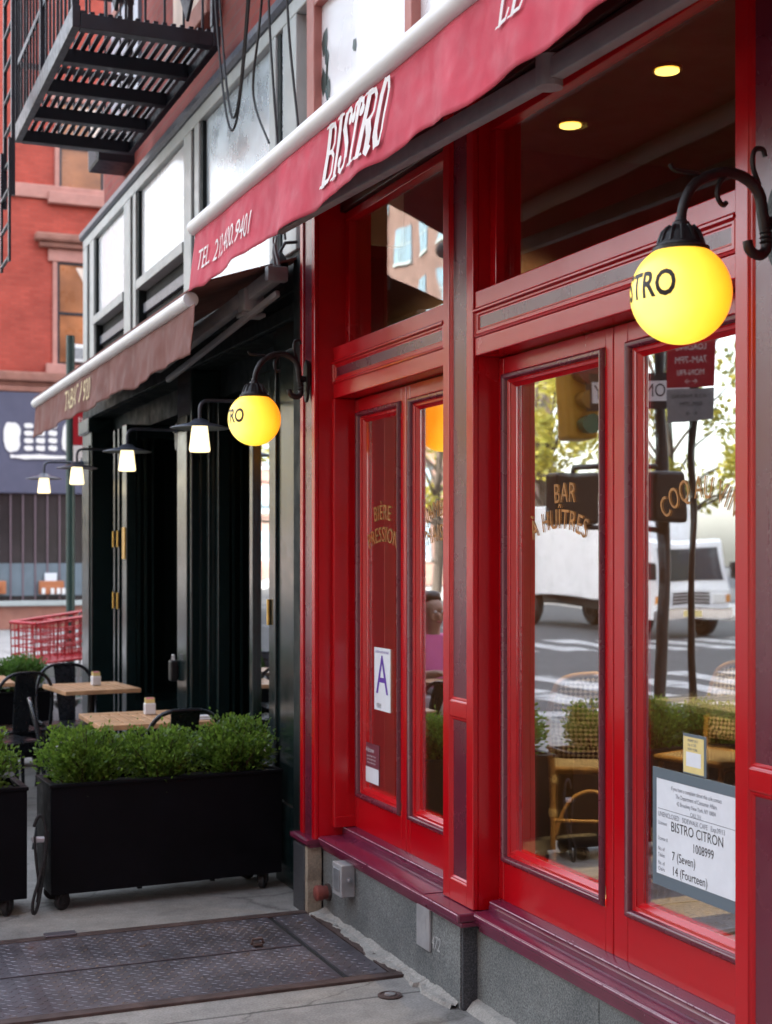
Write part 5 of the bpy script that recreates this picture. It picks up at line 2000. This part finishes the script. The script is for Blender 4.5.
# ------------------------------------------------------------------ across the avenue: what the glass reflects
# traffic signal pole with one-way sign on our kerb
TS = thing('traffic_signal_pole', 'dark signal pole with yellow signal head and one-way sign, reflected in the right doors', 'traffic signal', (-1.9, 9.75, 0))
MB().lathe([(.14, 0), (.14, .1), (.055, .25), (.05, 4.8), (.045, 5.2)], n=16).build('pole', M_BLACKI, TS, 40)
hd = MB().box(.50, .74, .2, .42, 2.55, 3.2, .03)
h_ = hd.build('signal_head', M_YELLOWT, TS)
for k, cc in enumerate(((.01, .1, .06), (.2, .1, .01), (.10, .01, .01))):
    MB().lathe([(.0, 0), (.075, 0), (.085, -.09)], (.62, .199, 2.67 + k * .2), 16, 'Y').build('lens', mat('signal_lens_%s' % 'abc'[k], cc, .3), h_, 40)
MB().box(.62, 1.03, -.1, .12, 1.84, 2.26, .03).tube([(.82, 0, 2.26), (.82, 0, 2.31), (0, 0, 2.31)], .022, 8).tube([(.7, 0, 1.82), (0, 0, 1.80)], .022, 8).build('pedestrian_signal', M_BLACKI, TS)
MB().box(-.08, .20, -.24, -.08, 1.86, 2.26, .03).build('control_box', M_BLACKI, TS)
ow = thing('one_way_sign', 'black one-way street sign with a white arrow, reflected in the door glass', 'street sign', (-1.60, 9.62, 2.92), R(35))
MB().box(-.45, .45, -.006, .0, -.15, .15, .0).build('plate', M_BLACKL, ow)
MB().add([(-.43, -.008, 0), (-.28, -.008, -.135), (-.28, -.008, -.085), (.41, -.008, -.085), (.41, -.008, .085), (-.28, -.008, .085), (-.28, -.008, .135)], [tuple(range(7))]).build('arrow', M_WHITEP, ow)
text_on(lambda u, v: (.08 + u, -.010, v), 'ONE WAY', .16, M_BLACKL, ow, sx=.85)

SG = thing('parking_sign_pole', 'slim dark pole with a red and a white parking sign, reflected in the right door', 'street sign', (-1.55, 8.8, 0))
MB().tube([(0, 0, 0), (0, 0, 3.5)], .03, 10).build('pole', M_BLACKI, SG, 40)
a = R(55)
rot = Matrix.Rotation(a, 4, 'Z')
rp = MB().box(-.17, .17, -.045, -.04, 2.86, 3.36).xform(rot).build('red_plate', M_REDSIGN, SG)
wp = MB().box(-.17, .17, -.045, -.04, 2.60, 2.85).xform(rot).build('white_plate', M_GREYP, SG)


def onsign(zc):
    return lambda u, v: tuple(rot @ Vector((u, -.047, zc + v)))


for t, z, sz in (('NO STANDING', 3.31, .055), ('EXCEPT TRUCKS', 3.23, .046), ('LOADING', 3.15, .06), ('7AM-7PM', 3.06, .07), ('MON-FRI', 2.97, .06), ('←→', 2.905, .06)):
    text_on(onsign(z), t, sz, M_WHITEL, rp, sx=.75)
for t, z, sz in (('1 HOUR PARKING', 2.79, .045), ('8AM-7PM', 2.73, .05), ('←→', 2.66, .06)):
    text_on(onsign(z), t, sz, M_BLACKL, wp, sx=.75)


def box_truck():
    T = thing('box_truck', 'white cab-over box truck stopped on the avenue, reflected in the right doors', 'truck', (-12.95, 25.3, -.15))
    # faces -Y; width 2.1 along X
    cab = MB()
    cab.extr_x([(0, .55), (-.02, 1.0), (.02, 1.15), (.22, 2.02), (.30, 2.08), (1.55, 2.12), (1.6, 2.05), (1.6, .5), (.9, .45), (.05, .42)], -1.0, 1.0)
    cab.build('cab', M_TRUCK, T)
    ws = MB()
    ws.add([(-.92, -.012 + .05, 1.22), (.92, .038, 1.22), (.86, .185, 1.92), (-.86, .185, 1.92)], [(0, 1, 2, 3)])
    ws.v = [(x_, y_ - .02, z) for x_, y_, z in ws.v]
    ws.add([(-.92, .036, 1.22), (.92, .036, 1.22), (.86, .183, 1.92), (-.86, .183, 1.92)], [(0, 1, 2, 3)])
    ws.build('windscreen', M_WINDSH, T)
    for sx in (-1, 1):
        MB().box(sx * 1.001, sx * 1.008, .35, 1.15, 1.25, 1.9).build('side_window', M_WINDSH, T)
        MB().box(sx * .62, sx * .92, -.05, .0, .72, .92, .02).build('headlight', M_HEADL, T)
        MB().box(sx * .93, sx * 1.01, -.03, .04, .74, .90, .01).build('indicator', M_AMBER, T)
        MB().box(sx * 1.05, sx * 1.22, -.06, .06, 1.25, 1.62, .03).tube([(sx * 1.0, .1, 1.5), (sx * 1.1, 0, 1.5)], .012, 6).build('mirror', M_BLACKI, T)
    MB().box(-1.03, 1.03, -.12, .02, .38, .62, .03).build('bumper', M_CHROME, T)
    g_ = MB()
    for k in range(4):
        g_.box(-.55, .55, -.035, -.022, .70 + k * .07, .735 + k * .07)
    g_.build('grille', M_BLACKI, T)
    MB().box(-.26, .26, -.135, -.121, .44, .56).build('number_plate', M_YPAPER, T)
    MB().box(-1.1, 1.1, 1.72, 7.0, .75, 2.95, .03).build('cargo_box', M_TRUCK, T)
    MB().box(-.45, .45, 1.3, 7.0, .5, .74).build('chassis', M_BLACKI, T)
    for (x_, y_) in ((-.9, .75), (.9, .75), (-.85, 5.5), (.85, 5.5)):
        w_ = MB().lathe([(.15, -.13), (.40, -.13), (.43, -.09), (.43, .09), (.40, .13), (.15, .13)], (x_, y_, .43), 24, 'X').build('wheel', M_RUBBER, T, 40)
        MB().lathe([(.0, -.11), (.20, -.11), (.22, -.135), (.22, .135), (.20, .11), (.0, .11)], (x_, y_, .43), 20, 'X').build('rim', M_STEEL, w_, 40)
    return T


box_truck()


def tree_proto(seed, label, h=10., w=6.5, n=4300):
    T = thing('street_tree', label, 'tree', (0, 0, 0), 0, 'sunlit street trees across the avenue')
    rng = random.Random(seed)
    tr = MB()
    th = h * .32
    tr.tube([(0, 0, -.1), (.05, .02, th * .5), (.0, .05, th), (.1, 0, h * .6), (.0, .1, h * .85)], [.22, .17, .14, .08, .03], 9)
    clumps = []
    for k in range(26):
        a = rng.uniform(0, 2 * PI)
        e = rng.uniform(.05, 1)
        rr = w / 2 * math.sqrt(rng.uniform(.05, 1)) * (1 - .55 * max(0, e - .45))
        c = Vector((rr * math.cos(a), rr * math.sin(a), h * (.28 + .70 * e)))
        clumps.append((c, rng.uniform(.45, .95)))
        b0 = Vector((0, 0, max(th * .8, c.z * .65)))
        tr.tube([b0, b0.lerp(c, .5) + Vector((0, 0, .25)), c], [.06, .04, .012], 6)
    tr.build('trunk', M_BARK, T, 60)

    def shp(r):
        c, rad = r.choice(clumps)
        d = Vector((r.gauss(0, 1), r.gauss(0, 1), r.gauss(0, .75)))
        d.normalize()
        q = rad * (r.random() ** .5)
        return c + d * q, d
    leaf_cloud('crown', M_TREE, n, .26, shp, seed + 3, T, None, None)
    return T


t1 = tree_proto(3, 'x')
t2 = tree_proto(8, 'x', 9., 6.0)
spots = [(-19.6, 36, 0, 1), (-19.8, 44.5, 1, 1.05), (-19.5, 53, 0, 1.1), (-19.7, 62, 1, 1), (-19.4, 71, 0, 1.05), (-19.6, 28, 1, .9), (-3.2, 46, 1, 1.05), (-3.0, 58, 0, 1.1), (-19.5, 20, 0, .95)]
tlab = ['tall', 'broad', 'spreading', 'slender', 'distant', 'smaller', 'dark', 'farthest', 'nearest']
for i, (x_, y_, w_, sc_) in enumerate(spots):
    src = (t1, t2)[w_]
    o = src if i < 2 else copy_tree(src)
    o.location = (x_, y_, 0)
    o.rotation_euler = (0, 0, i * 1.3)
    o.scale = (sc_, sc_, sc_)
    side = 'on the near kerb' if x_ > -5 else 'across the avenue'
    o['label'] = '%s yellow-green street tree %s, reflected in the door glass' % (tlab[i], side)

# buildings across the avenue
for (y0_, y1_, h_, xw, lab) in ((62, 100, 26, -25, 'tall pale pink brick apartment block across the avenue with pale blue windows'), (-40, 14, 21, -24.5, 'long dark brick row across the avenue opposite the bistro')):
    B = thing('apartment_block', lab, 'building', (xw, y0_, 0))
    bp_ = wpart(B)
    bp_(MB().box(xw - (5 if y0_ > 0 else 12), xw, y0_, y1_, 0, h_), 'wall', M_PINKBRICK if y0_ > 0 else brick_mat('dark_brown_brick', (.10, .055, .04), (.13, .07, .05), (.12, .08, .07), 'X'))
    bp_(MB().box(xw - 5.2, xw + .3, y0_ - .2, y1_ + .2, h_, h_ + .6, .05), 'cornice', M_BROWNST)
    cnt = 0
    for fl in range(int((h_ - 3) / 3.2)):
        for k in range(int((y1_ - y0_) / 3.0)):
            if cnt >= 95: break
            cnt += 1
            yy = y0_ + 1.4 + k * 3.0
            zz = 1.4 + fl * 3.2
            w_ = bp_(MB().box(xw, xw + .06, yy - .7, yy + .7, zz, zz + 1.8), 'window', M_BLUEWIN if y0_ > 0 else M_SEALB)
            part(MB().box(xw + .0, xw + .12, yy - .8, yy + .8, zz - .16, zz - .002).box(xw + .061, xw + .09, yy - .03, yy + .03, zz, zz + 1.8).box(xw + .061, xw + .088, yy - .7, yy + .7, zz + .87, zz + .93), 'sill', M_CREAM, w_)


B = thing('unseen_light_blocker', 'unseen red brick block added behind the viewer to cut the sky light', 'building', (-10, -22, 0))  # added out of view to keep sky light off the near-side faces
bp_ = wpart(B)
bp_(MB().box(-24, 2.1, -34, -22, 0, 26), 'wall', brick_mat('light_blocker_red_brick', (.22, .06, .05), (.26, .08, .06), (.2, .1, .08), 'Y'))
bp_(MB().box(-24.2, 2.3, -34.2, -21.7, 26, 26.8, .05), 'cornice', M_BROWNST)
for fl in range(7):
    for k in range(8):
        w_ = bp_(MB().box(-22.5 + k * 3, -21.2 + k * 3, -21.999, -21.95, 1.5 + fl * 3.4, 3.5 + fl * 3.4), 'window', M_BLUEWIN)

B = thing('unseen_light_blocker', 'unseen red brick block added across the side street end to block the sun', 'building', (32, 22, 0))  # added out of view to keep the sun off the truck and crossing
bp_ = wpart(B)
bp_(MB().box(30.2, 42, 8, 40, 0, 36), 'wall', brick_mat('light_blocker_red_brick_side', (.22, .06, .05), (.26, .08, .06), (.2, .1, .08), 'X'))
bp_(MB().box(29.9, 42.2, 7.8, 40.2, 36, 36.8, .05), 'cornice', M_BROWNST)
for fl in range(9):
    for k in range(9):
        w_ = bp_(MB().box(30.15, 30.199, 9.2 + k * 3.4, 10.6 + k * 3.4, 1.5 + fl * 3.6, 3.5 + fl * 3.6), 'window', M_BLUEWIN)

# ------------------------------------------------------------------ seated woman (reflected in the left doors)
def skin_body(name, joints, edges, m, parent, sub=2, root=0):
    me = bpy.data.meshes.new(name)
    me.from_pydata([j[0] for j in joints], edges, [])
    o = bpy.data.objects.new(name, me)
    COL.objects.link(o)
    o.parent = parent
    o.modifiers.new('skin', 'SKIN')
    sv = me.skin_vertices[0].data
    for i, j in enumerate(joints):
        r = j[1]
        sv[i].radius = r if isinstance(r, tuple) else (r, r)
        sv[i].use_root = (i == root)
    s_ = o.modifiers.new('sub', 'SUBSURF')
    s_.levels = sub
    s_.render_levels = sub
    me.materials.append(m)
    dg = bpy.context.evaluated_depsgraph_get()
    dg.update()
    nm = bpy.data.meshes.new_from_object(o.evaluated_get(dg))
    nm.materials.clear()
    nm.materials.append(m)
    nm.shade_smooth()
    o.modifiers.clear()
    o.data = nm
    return o


PE = thing('person', 'woman with tied brown hair, pink top and white trousers, seated at a table', 'person', (.43, 9.12, 0), PI)
J = [((0, -.02, .53), (.15, .12)), ((0, -.05, .70), (.125, .10)), ((0, -.05, .90), (.15, .10)), ((0, -.03, 1.03), (.06, .058)), ((0, -.015, 1.09), (.044, .046)),
     ((0, .0, 1.15), (.07, .085)), ((0, .005, 1.22), (.078, .095)), ((0, -.005, 1.29), (.055, .07)),
     ((.10, .0, .53), .085), ((.13, .38, .52), .062), ((.13, .40, .28), .052), ((.13, .40, .08), .036), ((.13, .50, .045), .034),
     ((-.10, .0, .53), .085), ((-.13, .38, .52), .062), ((-.13, .40, .28), .052), ((-.13, .40, .08), .036), ((-.13, .50, .045), .034),
     ((.17, -.04, .97), .052), ((.22, .02, .76), .042), ((.14, .24, .765), .032), ((.09, .32, .775), (.035, .016)),
     ((-.17, -.04, .97), .052), ((-.22, .02, .76), .042), ((-.14, .24, .765), .032), ((-.09, .32, .775), (.035, .016)),
     ((0, .095, 1.185), (.016, .014))]
E = [(0, 1), (1, 2), (2, 3), (3, 4), (4, 5), (5, 6), (6, 7), (0, 8), (8, 9), (9, 10), (10, 11), (11, 12), (0, 13), (13, 14), (14, 15), (15, 16), (16, 17),
     (2, 18), (18, 19), (19, 20), (20, 21), (2, 22), (22, 23), (23, 24), (24, 25), (5, 26)]
for side, hi in ((1, 21), (-1, 25)):
    hx, hy, hz = J[hi][0]
    for q, (dx, ln) in enumerate(((-.024, .055), (-.008, .065), (.008, .062), (.022, .048))):
        b0 = len(J)
        J.append(((hx + dx * side, hy + .04, hz + .002), .0085))
        J.append(((hx + dx * 1.1 * side, hy + .04 + ln * .6, hz + .004), .008))
        J.append(((hx + dx * 1.1 * side, hy + .04 + ln, hz - .010), .007))
        E += [(hi, b0), (b0, b0 + 1), (b0 + 1, b0 + 2)]
    b0 = len(J)
    J.append(((hx - .042 * side, hy + .015, hz), .010))
    J.append(((hx - .052 * side, hy + .05, hz - .004), .008))
    E += [(hi, b0), (b0, b0 + 1)]
body = skin_body('body', J, E, M_SKIN, PE)
skin_body('hair', [((0, -.02, 1.25), (.088, .098)), ((0, -.035, 1.30), (.072, .075)), ((0, -.10, 1.29), (.05, .05)), ((0, -.14, 1.33), (.04, .04))], [(0, 1), (1, 2), (2, 3)], M_HAIR, PE)
skin_body('top', [((0, -.02, .56), (.165, .135)), ((0, -.05, .72), (.145, .12)), ((0, -.05, .98), (.165, .125)), ((0, -.04, 1.03), (.085, .085)), ((.17, -.04, 1.0), .066), ((.205, .0, .84), .058), ((-.17, -.04, 1.0), .066), ((-.205, .0, .84), .058)],
          [(0, 1), (1, 2), (2, 3), (2, 4), (4, 5), (2, 6), (6, 7)], M_PINK, PE)
skin_body('trousers', [((0, -.02, .53), (.17, .13)), ((.10, .02, .535), .098), ((.13, .39, .525), .074), ((.13, .405, .28), .062), ((.13, .405, .14), .055), ((-.10, .02, .535), .098), ((-.13, .39, .525), .074), ((-.13, .405, .28), .062), ((-.13, .405, .14), .055)],
          [(0, 1), (1, 2), (2, 3), (3, 4), (0, 5), (5, 6), (6, 7), (7, 8)], M_WHITEC, PE)
fc = MB()
for sx in (-1, 1):
    fc.lathe([(.0, -.008), (.009, -.004), (.010, 0), (.0, .008)], (.03 * sx, .088, 1.205), 10, 'Y')
fc.build('eyes', M_WHITEC, PE, 60)
MB().tube([(-.022, .090, 1.135), (0, .096, 1.132), (.022, .090, 1.135)], .006, 6).build('mouth', mat('lips', (.35, .08, .08), .5), PE, 60)
for sx in (-1, 1):
    MB().lathe([(.0, -.008), (.022, -.004), (.026, .0), (.018, .006), (.0, .004)], (.082 * sx, -.005, 1.19), 12, 'X').build('ear', M_SKIN, PE, 60)
